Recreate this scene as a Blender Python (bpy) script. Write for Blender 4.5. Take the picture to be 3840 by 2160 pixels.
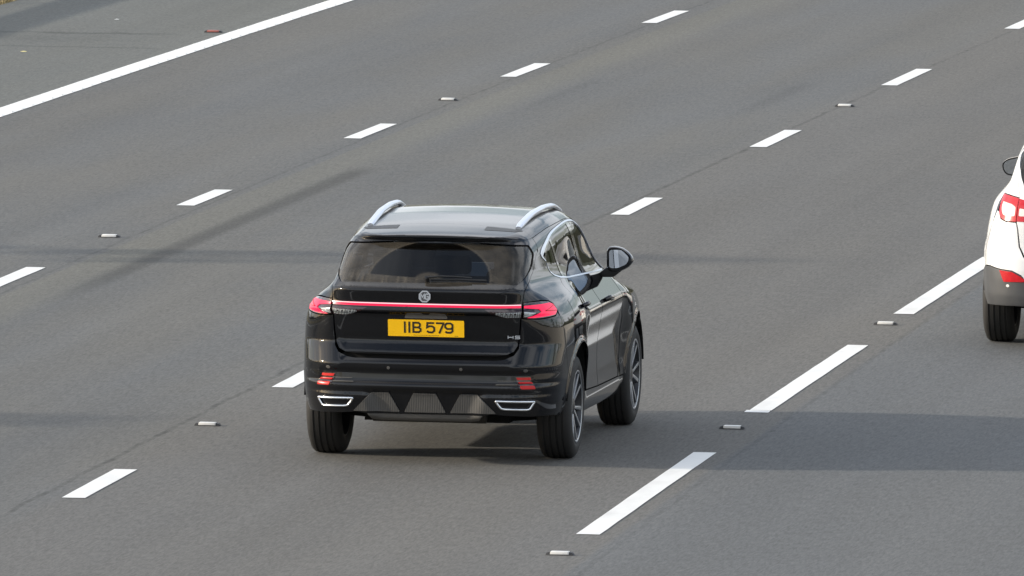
import bpy, bmesh, math, random
import numpy as np
from mathutils import Vector, Matrix
from mathutils.geometry import delaunay_2d_cdt

for o in list(bpy.data.objects):
    bpy.data.objects.remove(o)
scene = bpy.context.scene
COL = scene.collection
RND = random.Random(7)

# ---- camera: long telephoto from an overbridge -----------------------------
cam_data = bpy.data.cameras.new('camera')
cam_data.sensor_fit = 'HORIZONTAL'
cam_data.sensor_width = 36.0
cam_data.lens = 531.5641
cam_data.clip_start = 1.0
cam_data.clip_end = 6000.0
cam = bpy.data.objects.new('camera', cam_data)
COL.objects.link(cam)
CM = [[0.989960137, -0.021911132, 0.139638207], [0.140900693, 0.074546242, -0.987213175], [0.011221455, 0.99697681, 0.076885102]]
CL = [16.88414, -112.0, 9.12321]
cam.matrix_world = Matrix([CM[0] + [CL[0]], CM[1] + [CL[1]], CM[2] + [CL[2]], [0, 0, 0, 1]])
scene.camera = cam

# ---- light: hazy late-afternoon sun from the left, broken cloud ------------
SUN_EL, SUN_FWD = 16.5, 11.0          # elevation; shadows fall to the right and a little forward
world = bpy.data.worlds.new('World')
scene.world = world
world.use_nodes = True
wt = world.node_tree
for n in list(wt.nodes):
    wt.nodes.remove(n)
w_out = wt.nodes.new('ShaderNodeOutputWorld')
w_bg = wt.nodes.new('ShaderNodeBackground')
w_sky = wt.nodes.new('ShaderNodeTexSky')
w_sky.sky_type = 'NISHITA'
w_sky.sun_disc = False
w_sky.sun_elevation = math.radians(SUN_EL)
w_sky.sun_rotation = math.radians(270 - SUN_FWD)
w_sky.air_density = 1.0
w_sky.dust_density = 2.0
w_sky.ozone_density = 1.0
w_bg.inputs['Strength'].default_value = 0.13
# broken white cloud over the whole sky
tc = wt.nodes.new('ShaderNodeTexCoord')
sepx = wt.nodes.new('ShaderNodeSeparateXYZ')
wt.links.new(tc.outputs['Generated'], sepx.inputs[0])
zc = wt.nodes.new('ShaderNodeMath'); zc.operation = 'MAXIMUM'; zc.inputs[1].default_value = 0.0
wt.links.new(sepx.outputs['Z'], zc.inputs[0])
za = wt.nodes.new('ShaderNodeMath'); za.operation = 'ADD'; za.inputs[1].default_value = 0.16
wt.links.new(zc.outputs[0], za.inputs[0])
dv = wt.nodes.new('ShaderNodeVectorMath'); dv.operation = 'DIVIDE'
cz = wt.nodes.new('ShaderNodeCombineXYZ')
for i in range(3):
    wt.links.new(za.outputs[0], cz.inputs[i])
wt.links.new(tc.outputs['Generated'], dv.inputs[0]); wt.links.new(cz.outputs[0], dv.inputs[1])
nz = wt.nodes.new('ShaderNodeTexNoise'); nz.inputs['Scale'].default_value = 1.7
nz.inputs['Detail'].default_value = 7.0; nz.inputs['Roughness'].default_value = 0.58
wt.links.new(dv.outputs[0], nz.inputs['Vector'])
cr_ = wt.nodes.new('ShaderNodeMapRange'); cr_.interpolation_type = 'SMOOTHSTEP'
cr_.inputs['From Min'].default_value = 0.37; cr_.inputs["From Max"].default_value = 0.58
cr_.inputs['To Min'].default_value = 0.0; cr_.inputs['To Max'].default_value = 0.85
wt.links.new(nz.outputs['Fac'], cr_.inputs['Value'])
mx = wt.nodes.new('ShaderNodeMix'); mx.data_type = 'RGBA'
hz = wt.nodes.new('ShaderNodeMapRange'); hz.interpolation_type = 'SMOOTHSTEP'   # pale haze towards the horizon
hz.inputs['From Min'].default_value = 0.0; hz.inputs['From Max'].default_value = 0.30
hz.inputs['To Min'].default_value = 0.25; hz.inputs['To Max'].default_value = 0.0
wt.links.new(zc.outputs[0], hz.inputs['Value'])
mxx = wt.nodes.new('ShaderNodeMath'); mxx.operation = 'MAXIMUM'
wt.links.new(cr_.outputs[0], mxx.inputs[0]); wt.links.new(hz.outputs[0], mxx.inputs[1])
wt.links.new(mxx.outputs[0], mx.inputs['Factor'])
wt.links.new(w_sky.outputs[0], mx.inputs['A'])
mx.inputs['B'].default_value = (8.2, 8.5, 9.0, 1)
wt.links.new(mx.outputs['Result'], w_bg.inputs['Color'])
wt.links.new(w_bg.outputs[0], w_out.inputs['Surface'])

sun_data = bpy.data.lights.new('sun', 'SUN')
sun_data.energy = 3.2
sun_data.angle = math.radians(1.2)
sun_data.color = (1.0, 0.90, 0.75)
sun = bpy.data.objects.new('sun', sun_data)
COL.objects.link(sun)
_e, _f = math.radians(SUN_EL), math.radians(SUN_FWD)
sdir = Vector((math.cos(_e) * math.cos(_f), math.cos(_e) * math.sin(_f), -math.sin(_e)))   # travel direction
sun.rotation_euler = sdir.to_track_quat('-Z', 'Y').to_euler()
sun.location = (-40, -10, 30)

scene.view_settings.view_transform = 'Standard'
scene.view_settings.look = 'None'
scene.view_settings.gamma = 1.0
scene.view_settings.exposure = 0.58
scene.render.resolution_x = 1024
scene.render.resolution_y = 576

# ---- object helpers ----------------------------------------------------------
def tag(o, label=None, cat=None, group=None, kind=None):
    if label: o['label'] = label
    if cat: o['category'] = cat
    if group: o['group'] = group
    if kind: o['kind'] = kind
    return o

def empty(name, loc=(0, 0, 0), rz=0.0):
    o = bpy.data.objects.new(name, None)
    COL.objects.link(o)
    o.location = loc; o.rotation_euler = (0, 0, rz); o.empty_display_size = 0.3
    return o

def link(name, me, mat=None, parent=None, smooth=None):
    if mat is not None:
        me.materials.append(mat)
    o = bpy.data.objects.new(name, me)
    COL.objects.link(o)
    if parent is not None:
        o.parent = parent
    if smooth is not None:
        me.shade_smooth() if smooth is True else me.shade_flat()
    return o

def mesh(name, verts, faces, mat=None, parent=None, smooth=None, auto=None):
    me = bpy.data.meshes.new(name)
    me.from_pydata([tuple(map(float, v)) for v in verts], [], [tuple(map(int, f)) for f in faces])
    me.update()
    o = link(name, me, mat, parent, smooth)
    if auto is not None:
        me.shade_smooth()
        me.set_sharp_from_angle(angle=math.radians(auto))
    return o

def copy_tree(o, parent=None):
    c = o.copy()
    COL.objects.link(c)
    c.parent = parent
    for ch in o.children:
        copy_tree(ch, c)
    return c

class MB:
    """collects primitives for ONE mesh"""
    def __init__(self): self.v = []; self.f = []
    def add(self, v, f):
        n = len(self.v); self.v += [tuple(p) for p in v]; self.f += [tuple(i + n for i in q) for q in f]; return self
    def box(self, c, s, m=None):
        x, y, z = s[0] / 2, s[1] / 2, s[2] / 2
        v = [Vector((a * x, b * y, d * z)) for d in (-1, 1) for b in (-1, 1) for a in (-1, 1)]
        if m is not None: v = [m @ p for p in v]
        v = [p + Vector(c) for p in v]
        return self.add(v, [(0, 2, 3, 1), (4, 5, 7, 6), (0, 1, 5, 4), (2, 6, 7, 3), (0, 4, 6, 2), (1, 3, 7, 5)])
    def prism(self, poly, a, b, axis=1):
        """poly: 2D points; extruded along axis from a to b"""
        def mk(p, t):
            q = list(p); q.insert(axis, t); return q
        n = len(poly)
        v = [mk(p, a) for p in poly] + [mk(p, b) for p in poly]
        f = [tuple(range(n))[::-1], tuple(range(n, 2 * n))] + [(i, (i + 1) % n, n + (i + 1) % n, n + i) for i in range(n)]
        return self.add(v, f)
    def tube(self, pts, rad, n=8, flat=None, up=(0, 0, 1), cap=True):
        """sweep an ellipse (rad or (rx, ry)) along pts"""
        pts = [Vector(p) for p in pts]; m = len(pts); V = []; 
        for i, p in enumerate(pts):
            t = (pts[min(i + 1, m - 1)] - pts[max(i - 1, 0)]).normalized()
            s = t.cross(Vector(up)); s = s.normalized() if s.length > 1e-6 else Vector((1, 0, 0))
            w = s.cross(t)
            r = rad[i] if isinstance(rad, list) else rad
            rx, ry = r if isinstance(r, tuple) else (r, r)
            for k in range(n):
                a = 2 * math.pi * k / n
                V.append(p + s * (rx * math.cos(a)) + w * (ry * math.sin(a)))
        Fc = [(i * n + k, i * n + (k + 1) % n, (i + 1) * n + (k + 1) % n, (i + 1) * n + k) for i in range(m - 1) for k in range(n)]
        if cap: Fc += [tuple(range(n))[::-1], tuple((m - 1) * n + k for k in range(n))]
        return self.add(V, Fc)
    def lathe_x(self, prof, n=48, cx=0.0, closed=False):
        """revolve (x, r) about the X axis"""
        m = len(prof); V = []
        for k in range(n):
            a = 2 * math.pi * k / n
            for x, r in prof: V.append((cx + x, r * math.cos(a), r * math.sin(a)))
        Fc = []
        for k in range(n):
            for i in range(m if closed else m - 1):
                j = (i + 1) % m
                Fc.append((k * m + i, k * m + j, ((k + 1) % n) * m + j, ((k + 1) % n) * m + i))
        return self.add(V, Fc)
    def build(self, name, mat, parent=None, auto=35, bevel=0.0, seg=2):
        bm = bmesh.new()
        vs = [bm.verts.new(v) for v in self.v]
        for f in self.f:
            try: bm.faces.new([vs[i] for i in f])
            except ValueError: pass
        bmesh.ops.recalc_face_normals(bm, faces=bm.faces)
        if bevel > 0:
            es = [e for e in bm.edges if len(e.link_faces) == 2 and e.calc_face_angle(0) > 0.5]
            bmesh.ops.bevel(bm, geom=es, offset=bevel, segments=seg, affect='EDGES', profile=0.6)
        me = bpy.data.meshes.new(name)
        bm.to_mesh(me); bm.free()
        o = link(name, me, mat, parent)
        me.shade_smooth()
        me.set_sharp_from_angle(angle=math.radians(auto))
        return o

# ----------------------------------------------------------------------------
#  surface engine: a car body is one implicit surface; panels are cut from it
# ----------------------------------------------------------------------------
def sst(a, b, x):
    t = np.clip((x - a) / (b - a), 0, 1)
    return t * t * (3 - 2 * t)

def smax(a, b, k):
    h = np.maximum(k - np.abs(a - b), 0) / k
    return np.maximum(a, b) + h * h * k * 0.25

class Tab:
    """piecewise linear table smoothed with a gaussian: crease radius = sigma"""
    def __init__(self, kn, sigma):
        x = np.array([k[0] for k in kn], float); y = np.array([k[1] for k in kn], float)
        st = 0.001
        self.x0 = x[0] - 0.3
        g = np.arange(self.x0, x[-1] + 0.3, st)
        # linear extension at the ends
        v = np.interp(g, x, y)
        lo = g < x[0]; hi = g > x[-1]
        v[lo] = y[0] + (g[lo] - x[0]) * (y[1] - y[0]) / (x[1] - x[0])
        v[hi] = y[-1] + (g[hi] - x[-1]) * (y[-1] - y[-2]) / (x[-1] - x[-2])
        n = int(3 * sigma / st) + 1
        kx = np.arange(-n, n + 1) * st
        ker = np.exp(-0.5 * (kx / sigma) ** 2); ker /= ker.sum()
        vv = np.pad(v, n, mode='reflect', reflect_type='odd')
        self.v = np.convolve(vv, ker, 'valid'); self.g = g
    def __call__(self, x):
        return np.interp(x, self.g, self.v)

class Body:
    PX, PY, PR = 0.50, -0.30, 0.40      # corner pivot of the wrap chart
    def raycast(self, O, D, t0=0.0, t1=2.6, n=260):
        O = np.asarray(O, float); D = np.asarray(D, float)
        N = len(O); t0 = float(t0); t1 = float(t1)
        lo = np.full(N, t0); found = np.zeros(N, bool); hi = np.full(N, t1)
        prev = np.full(N, t0)
        for t in np.linspace(t0, t1, n):
            g = self.G(O + D * t)
            new = (~found) & (g <= 0)
            hi[new] = t; lo[new] = prev[new]
            found |= new
            prev[~found] = t
            if found.all(): break
        for _ in range(26):
            m = (lo + hi) / 2
            g = self.G(O + D * m[:, None])
            ins = g <= 0
            hi = np.where(ins, m, hi); lo = np.where(ins, lo, m)
        P = O + D * hi[:, None]
        return P, found
    def normal(self, P, e=0.0015):
        n = np.zeros_like(P)
        for i in range(3):
            d = np.zeros(3); d[i] = e
            n[:, i] = self.G(P + d) - self.G(P - d)
        return n / np.maximum(np.linalg.norm(n, axis=1), 1e-9)[:, None]
    # ---- charts -------------------------------------------------------------
    def wrap_rays(self, uz):
        u = uz[:, 0]; z = uz[:, 1]; s = np.where(u < 0, -1.0, 1.0); a = np.abs(u)
        O = np.zeros((len(u), 3)); D = np.zeros((len(u), 3))
        r = a <= self.PX
        ang = np.clip((a - self.PX) / self.PR, 0, np.pi / 2)
        yy = np.maximum(a - self.PX - self.PR * np.pi / 2, 0) + self.PY
        dx = np.sin(ang); dy = -np.cos(ang)
        px = np.where(r, a, self.PX); py = np.where(r, self.PY, yy)
        L = 1.3
        O[:, 0] = (px + dx * L) * s; O[:, 1] = py + dy * L; O[:, 2] = z
        D[:, 0] = -dx * s; D[:, 1] = -dy
        return O, D, L
    def wrap(self, uz):
        O, D, L = self.wrap_rays(np.asarray(uz, float))
        P, f = self.raycast(O, D, 0, L, 200)
        return P, f
    def unwrap(self, P):
        P = np.asarray(P, float)
        X = np.abs(P[..., 0]); Y = P[..., 1]
        a = np.arctan2(X - self.PX, -(Y - self.PY))
        u = np.where(Y > self.PY, self.PX + self.PR * np.pi / 2 + Y - self.PY,
                     np.where(X < self.PX, X, self.PX + self.PR * a))
        return np.stack([u * np.where(P[..., 0] < 0, -1, 1), P[..., 2]], -1)
    def top(self, xy):
        xy = np.asarray(xy, float)
        O = np.c_[xy, np.full(len(xy), 2.0)]
        D = np.zeros((len(xy), 3)); D[:, 2] = -1
        return self.raycast(O, D, 0, 2.0, 300)
def Uy(Y):   # wrap coordinate on the flank for a given car Y (Y > -0.3)
    return Body.PX + Body.PR * np.pi / 2 + Y - Body.PY

class SuvBody(Body):
    """the black car. X right, Y forward (0 at the rear axle), Z up"""
    def __init__(self):
        self.yr = Tab([(.20, -.70), (.29, -.80), (.31, -.875), (.35, -.890), (.50, -.925), (.53, -.958), (.558, -.958),
                       (.575, -.930), (.64, -.925), (.66, -.942), (.703, -.946), (.738, -.912), (.757, -.905),
                       (.772, -.912), (.832, -.868), (.90, -.886), (1.036, -.908), (1.049, -.934), (1.082, -.923),
                       (1.112, -.926), (1.19, -.948), (1.208, -.945), (1.236, -.880),
                       (1.25, -.850), (1.505, -.510), (1.526, -.550), (1.542, -.572), (1.556, -.570), (1.585, -.52), (1.70, -.32)], .006)
        self.yc = Tab([(.20, -.70), (.29, -.80), (.31, -.875), (.35, -.890), (.50, -.925), (.53, -.958), (.558, -.958),
                       (.575, -.930), (.64, -.925), (.66, -.945), (.690, -.950), (.836, -.874), (.90, -.886), (1.036, -.908), (1.049, -.934), (1.082, -.923),
                       (1.112, -.926), (1.19, -.948), (1.208, -.945), (1.236, -.880),
                       (1.25, -.850), (1.505, -.510), (1.526, -.550), (1.542, -.572), (1.556, -.570), (1.585, -.52), (1.70, -.32)], .006)
        self.wq = Tab([(.22, .80), (.30, .87), (.36, .905), (.45, .925), (.6, .937), (.8, .940), (.95, .932), (1.02, .915), (1.075, .885),
                       (1.13, .852), (1.18, .805), (1.23, .768), (1.30, .744), (1.45, .707), (1.55, .682), (1.70, .64)], .02)
        self.wd = Tab([(.22, .84), (.27, .872), (.31, .883), (.36, .889), (.43, .882), (.52, .874), (.7, .874), (.86, .897), (.945, .914),
                       (.975, .910), (1.02, .880), (1.08, .842), (1.13, .812), (1.18, .786), (1.23, .765),
                       (1.30, .744), (1.45, .707), (1.55, .682), (1.70, .64)], .012)
        self.tc = Tab([(-1.0, 1.43), (-.55, 1.549), (-.46, 1.562), (-.2, 1.592), (0, 1.612), (.4, 1.640), (.85, 1.652),
                       (1.25, 1.642), (1.5, 1.605), (1.65, 1.555), (2.35, 1.120), (2.55, 1.085), (3.0, 1.035), (3.4, .96), (3.6, .88), (3.75, .60)], .05)
        self.fr = Tab([(.2, 3.45), (.3, 3.62), (.5, 3.70), (.7, 3.70), (.85, 3.62), (1.0, 3.5)], .03)
    def S(self, Y, Z):
        q = sst(.62, .22, Y) + sst(2.15, 2.5, Y)
        w = self.wd(Z) * (1 - q) + self.wq(Z) * q
        for yc in (0.0, 2.765):
            r = np.hypot(Y - yc, Z - .365)
            w = w + .012 * np.exp(-((r - .44) / .022) ** 2) * sst(.30, .45, Z)
        gz = sst(1.08, 1.26, Z)
        tb = .105 * (np.maximum(.10 - Y, 0) / 1.0) ** 2 + .13 * (np.maximum(Y - 2.3, 0) / 1.3) ** 2
        tg = .066 * (np.maximum(1.0 - Y, 0) / 1.4) ** 2 + .05 * (np.maximum(Y - 1.2, 0) / 1.0) ** 2
        return w - tb * (1 - gz) - tg * gz
    def R(self, X, Z):
        a = np.abs(X)
        c = .085 + .05 * sst(1.0, 1.3, Z)
        cq = sst(.555, .605, a)          # below the lamps the corner is one single bevel
        y = self.yr(Z) * (1 - cq) + self.yc(Z) * cq + c * X * X
        # exhaust pods stand proud of the central diffuser
        pod = sst(.33, .45, a + (.5 - Z) * .35) * sst(.54, .47, Z) * sst(.30, .34, Z)
        y = y - .035 * pod
        # plate recess: its slanting ends run from the lamps down to the lower corners
        e = a - (.66 - (1.05 - Z) * .22 + .0)
        rec = sst(.0, .07, -e + .04) * sst(.82, .87, Z) * sst(1.06, 1.02, Z)
        y = y + .012 * rec
        # the channel round the lower reflectors ends before the corner
        ch = sst(.71, .75, a) * sst(.56, .60, Z) * sst(.67, .63, Z)
        y = y - .018 * ch
        return y
    def T(self, X, Y):
        return self.tc(Y) - .085 * X * X
    def G(self, P):
        X, Y, Z = P[:, 0], P[:, 1], P[:, 2]
        a = np.abs(X)
        gs = a - self.S(Y, Z)
        gr = (self.R(X, Z) - Y) * .8
        gf = (Y - (self.fr(Z) - .22 * X * X)) * .8
        kc = .28 - .15 * sst(1.10, 1.26, Z)
        g = smax(smax(gs, gr, kc), gf, .25)
        gt = (Z - self.T(X, Y)) * .9
        kr = .03 + .11 * sst(.35, .62, a)
        return smax(g, gt, kr)

# ----------------------------------------------------------------------------
#  materials
# ----------------------------------------------------------------------------
class E:
    """socket wrapper so that node maths reads like maths"""
    def __init__(self, nt, s): self.nt = nt; self.s = s
    def _m(self, op, *a):
        n = self.nt.nodes.new('ShaderNodeMath'); n.operation = op
        for i, x in enumerate((self,) + a):
            if isinstance(x, E): self.nt.links.new(x.s, n.inputs[i])
            else: n.inputs[i].default_value = float(x)
        return E(self.nt, n.outputs[0])
    def __add__(s, o): return s._m('ADD', o)
    __radd__ = __add__
    def __mul__(s, o): return s._m('MULTIPLY', o)
    __rmul__ = __mul__
    def __sub__(s, o): return s._m('SUBTRACT', o)
    def __rsub__(s, o): return (s * -1.0) + o
    def __truediv__(s, o): return s._m('DIVIDE', o)
    def abs(s): return s._m('ABSOLUTE')
    def min(s, o): return s._m('MINIMUM', o)
    def max(s, o): return s._m('MAXIMUM', o)
    def pow(s, o): return s._m('POWER', o)
    def frac(s): return s._m('FRACT')
    def sin(s): return s._m('SINE')
    def step(s, a, b, lo=0.0, hi=1.0):
        n = s.nt.nodes.new('ShaderNodeMapRange'); n.interpolation_type = 'SMOOTHSTEP'
        s.nt.links.new(s.s, n.inputs['Value'])
        inv = a > b
        if inv: a, b, lo, hi = b, a, hi, lo
        n.inputs['From Min'].default_value = a; n.inputs['From Max'].default_value = b
        n.inputs['To Min'].default_value = lo; n.inputs['To Max'].default_value = hi
        return E(s.nt, n.outputs[0])

class Mat:
    def __init__(self, name):
        self.m = bpy.data.materials.new(name); self.m.use_nodes = True
        self.nt = self.m.node_tree
        self.b = self.nt.nodes['Principled BSDF']
        self.out = self.nt.nodes['Material Output']
    def set(self, **k):
        for a, v in k.items():
            i = self.b.inputs[a.replace('_', ' ')]
            if isinstance(v, E): self.nt.links.new(v.s, i)
            elif isinstance(v, (tuple, list)): i.default_value = tuple(v) + ((1,) if len(v) == 3 else ())
            else: i.default_value = v
        return self
    def coord(self, kind='Object'):
        n = self.nt.nodes.new('ShaderNodeTexCoord'); return E(self.nt, n.outputs[kind])
    def sep(self, v):
        n = self.nt.nodes.new('ShaderNodeSeparateXYZ'); self.nt.links.new(v.s, n.inputs[0])
        return [E(self.nt, n.outputs[i]) for i in range(3)]
    def comb(self, x, y, z):
        n = self.nt.nodes.new('ShaderNodeCombineXYZ')
        for i, a in enumerate((x, y, z)):
            if isinstance(a, E): self.nt.links.new(a.s, n.inputs[i])
            else: n.inputs[i].default_value = a
        return E(self.nt, n.outputs[0])
    def noise(self, v=None, scale=5, detail=3, rough=.55, dist=0, out='Fac'):
        n = self.nt.nodes.new('ShaderNodeTexNoise')
        n.inputs['Scale'].default_value = scale; n.inputs['Detail'].default_value = detail
        n.inputs['Roughness'].default_value = rough; n.inputs['Distortion'].default_value = dist
        if v is not None: self.nt.links.new(v.s, n.inputs['Vector'])
        return E(self.nt, n.outputs[out])
    def mix(self, f, a, b, blend='MIX'):
        n = self.nt.nodes.new('ShaderNodeMix'); n.data_type = 'RGBA'; n.blend_type = blend
        for nm, x in (('Factor', f), ('A', a), ('B', b)):
            if isinstance(x, E): self.nt.links.new(x.s, n.inputs[nm])
            elif isinstance(x, (tuple, list)): n.inputs[nm].default_value = tuple(x) + ((1,) if len(x) == 3 else ())
            else: n.inputs[nm].default_value = x
        return E(self.nt, n.outputs['Result'])
    def scale(self, col, f):
        n = self.nt.nodes.new('ShaderNodeVectorMath'); n.operation = 'SCALE'
        self.nt.links.new(col.s, n.inputs[0])
        if isinstance(f, E): self.nt.links.new(f.s, n.inputs['Scale'])
        else: n.inputs['Scale'].default_value = f
        return E(self.nt, n.outputs[0])
    def bump(self, h, strength=.3, dist=.01):
        n = self.nt.nodes.new('ShaderNodeBump'); n.inputs['Strength'].default_value = strength
        n.inputs['Distance'].default_value = dist
        self.nt.links.new(h.s, n.inputs['Height'])
        self.nt.links.new(n.outputs[0], self.b.inputs['Normal'])
        return self

def simple(name, col, rough=.5, metal=0.0, var=.12, nscale=30, coat=0.0, spec=.5):
    m = Mat(name)
    n = m.noise(m.coord(), nscale, 4)
    f = n * (2 * var) + (1 - var)
    c = m.scale(m.mix(0.0, col, col), f)
    m.set(Base_Color=c, Roughness=(n * .12 + (rough - .06)), Metallic=metal, Coat_Weight=coat)
    m.b.inputs['Specular IOR Level'].default_value = spec
    return m.m

M = {}
def paint(name, col, dust, rough=.05, dustcol=(.25, .215, .165)):
    """car paint under clear lacquer, with a thin road film that is heavier low down and in the wake"""
    m = Mat(name)
    P = m.coord()
    x, y, z = m.sep(P)
    n1 = m.noise(P, 3.0, 4); n2 = m.noise(P, 60, 3)
    low = z.step(.95, .25)
    film = (low * .8 + .22) * n1.step(.25, .75, .4, 1.0) * n2.step(.2, .8, .6, 1.0) * dust
    geo = m.nt.nodes.new('ShaderNodeNewGeometry'); nx, ny, up = m.sep(E(m.nt, geo.outputs['Normal']))
    top = up.step(.55, .98) * n1.step(.2, .8, .5, 1.0)          # settled dust on the flat top surfaces
    film = film + top * dust * 9.0
    m.set(Base_Color=m.mix(film, col, dustcol), Roughness=film * .30 + rough, IOR=1.48)
    return m.m

def glass(name, tint, dirt=0.0, wiper=False, ior=1.52, gloss_r=.01):
    m = Mat(name); nt = m.nt
    nt.nodes.remove(m.b)
    tr = nt.nodes.new('ShaderNodeBsdfTransparent'); tr.inputs[0].default_value = tint + (1,)
    gl = nt.nodes.new('ShaderNodeBsdfGlossy'); gl.inputs['Roughness'].default_value = gloss_r
    fr = nt.nodes.new('ShaderNodeFresnel'); fr.inputs['IOR'].default_value = ior
    mx = nt.nodes.new('ShaderNodeMixShader')
    nt.links.new(fr.outputs[0], mx.inputs[0]); nt.links.new(tr.outputs[0], mx.inputs[1]); nt.links.new(gl.outputs[0], mx.inputs[2])
    last = mx
    if dirt > 0:
        P = m.coord(); x, y, z = m.sep(P)
        n = m.noise(P, 9, 5)
        d = n.step(.3, .8, .5, 1.0) * dirt
        if wiper:
            # the arm has swept a fan clean; runs of dirt hang below it
            r = ((x - 0.0) * (x - 0.0) + (z - 1.245) * (z - 1.245) * 2.6).pow(.5)
            hub = r.step(.09, .12)
            sweep = r.step(.425, .415) * hub * (z + x * .05).step(1.268, 1.276)
            edge = ((r - .425).abs()).step(.018, .0)
            st = m.noise(m.comb(x * 46.0, 0.0, z * 5.0), 1.0, 2)
            run = st.step(.45, .7) * z.step(1.32, 1.27) * (x + .05).step(.02, -.02)
            d = d * (1.0 - sweep * .93) + run * .12 * (1.0 - sweep) + edge * dirt * .3
        df = nt.nodes.new('ShaderNodeBsdfDiffuse'); df.inputs[0].default_value = (.27, .235, .185, 1)
        m2 = nt.nodes.new('ShaderNodeMixShader')
        nt.links.new(d.s, m2.inputs[0]); nt.links.new(last.outputs[0], m2.inputs[1]); nt.links.new(df.outputs[0], m2.inputs[2])
        last = m2
    nt.links.new(last.outputs[0], m.out.inputs['Surface'])
    return m.m

def emis(name, col, e, base=None, rough=.12, coat=.6):
    m = Mat(name)
    m.set(Base_Color=base or col, Emission_Color=col, Emission_Strength=e, Roughness=rough, Coat_Weight=coat)
    return m.m

M['black'] = paint('black_paint', (.0045, .005, .0065), .018)
M['white'] = paint('white_paint', (.68, .685, .69), .12, .12)
M['gloss_black'] = simple('gloss_black_trim', (.006, .006, .007), .10, coat=.5)
M['plastic'] = simple('black_plastic', (.016, .016, .017), .42, spec=.4)
M['grey_plastic'] = simple('dusty_grey_plastic', (.085, .081, .075), .6)
M['liner'] = simple('wheel_arch_liner', (.008, .008, .008), .9, spec=.2)
M['rubber'] = simple('tyre_rubber', (.013, .0125, .012), .75, var=.2)
M['chrome'] = simple('bright_metal_trim', (.80, .82, .85), .22, 1.0, .04)
M['satin'] = simple('satin_aluminium', (.72, .76, .84), .30, .85, .04)
M['alloy'] = simple('machined_alloy', (.36, .38, .41), .36, 1.0, .08)
M['alloy_dark'] = simple('dark_alloy', (.035, .036, .040), .35, .5)
M['seat'] = simple('seat_cloth', (.035, .037, .042), .8)
M['trim_in'] = simple('cabin_trim', (.05, .05, .052), .8)
M['headliner'] = simple('headliner', (.20, .20, .195), .9)
M['yellow'] = simple('plate_yellow', (.95, .53, .006), .30, var=.03)
M['ink'] = simple('plate_ink', (.030, .022, .012), .4)
M['red'] = simple('red_reflector', (.50, .006, .006), .30, coat=.2, spec=.3)
M['red_dark'] = simple('smoked_lens', (.020, .004, .005), .08, coat=1.0)
M['amber'] = simple('amber_lens', (.5, .10, .01), .15, coat=1.0)
M['clear_lens'] = simple('clear_lens', (.45, .47, .48), .12, .3, .2, 300, coat=1.0)
M['led_red'] = emis('lit_red_lamp', (1.0, .008, .085), .62, (.30, .003, .02), .3, .15)
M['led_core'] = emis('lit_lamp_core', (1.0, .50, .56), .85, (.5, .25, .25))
M['glass_side'] = glass('side_glass', (.30, .32, .31))
M['glass_priv'] = glass('privacy_glass', (.10, .105, .11))
M['glass_rear'] = glass('dirty_rear_glass', (.22, .235, .26), .20, True)
M['glass_rear2'] = glass('tinted_rear_glass', (.10, .12, .12), .06)
M['glass_front'] = glass('windscreen_glass', (.75, .80, .78))
M['mirror'] = simple('mirror_silver', (.80, .84, .88), .015, 1.0, .01)
M['stud_body'] = simple('stud_casting', (.065, .066, .070), .7)
M['stud_white'] = simple('stud_reflector_white', (.74, .73, .70), .4)
M['stud_red'] = simple('stud_reflector_red', (.36, .11, .09), .5)
M['debris'] = simple('litter', (.80, .70, .30), .6)
M['debris2'] = simple('pale_litter', (.85, .85, .85), .6)
M['steel'] = simple('galvanised_steel', (.42, .43, .44), .5, .7)
M['concrete'] = simple('barrier_concrete', (.36, .35, .33), .85, nscale=4)
M['bark'] = simple('bark', (.09, .07, .055), .9, nscale=12)

# ----------------------------------------------------------------------------
#  the road: s metres along, n metres across, bending gently to the right
# ----------------------------------------------------------------------------
KR = 0.000494645
def rp(s, n, z=0.0):
    a = KR * s
    return (n * math.cos(a) + KR * s * s / 2, s - n * math.sin(a), z)

def ribbon(name, n0, n1, s0, s1, ds, mat, z=0.0, parent=None, nn=1, wob=0.0, ends=None):
    """a sheet that follows the road; UV = (n, s) in metres"""
    m = max(1, int(math.ceil((s1 - s0) / ds)))
    V = []; UV = []
    for i in range(m + 1):
        s = s0 + (s1 - s0) * i / m
        for j in range(nn + 1):
            n = n0 + (n1 - n0) * j / nn
            if wob and j in (0, nn): n += RND.uniform(-wob, wob)
            ss = s
            if wob and i in (0, m): ss += RND.uniform(-wob, wob) * 2
            V.append(rp(ss, n, z)); UV.append((n, ss))
    w = nn + 1
    Fc = [(i * w + j, i * w + j + 1, (i + 1) * w + j + 1, (i + 1) * w + j) for i in range(m) for j in range(nn)]
    o = mesh(name, V, Fc, mat, parent)
    uv = o.data.uv_layers.new(name='UVMap')
    for lp in o.data.loops:
        uv.data[lp.index].uv = UV[lp.vertex_index]
    return o

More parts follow.
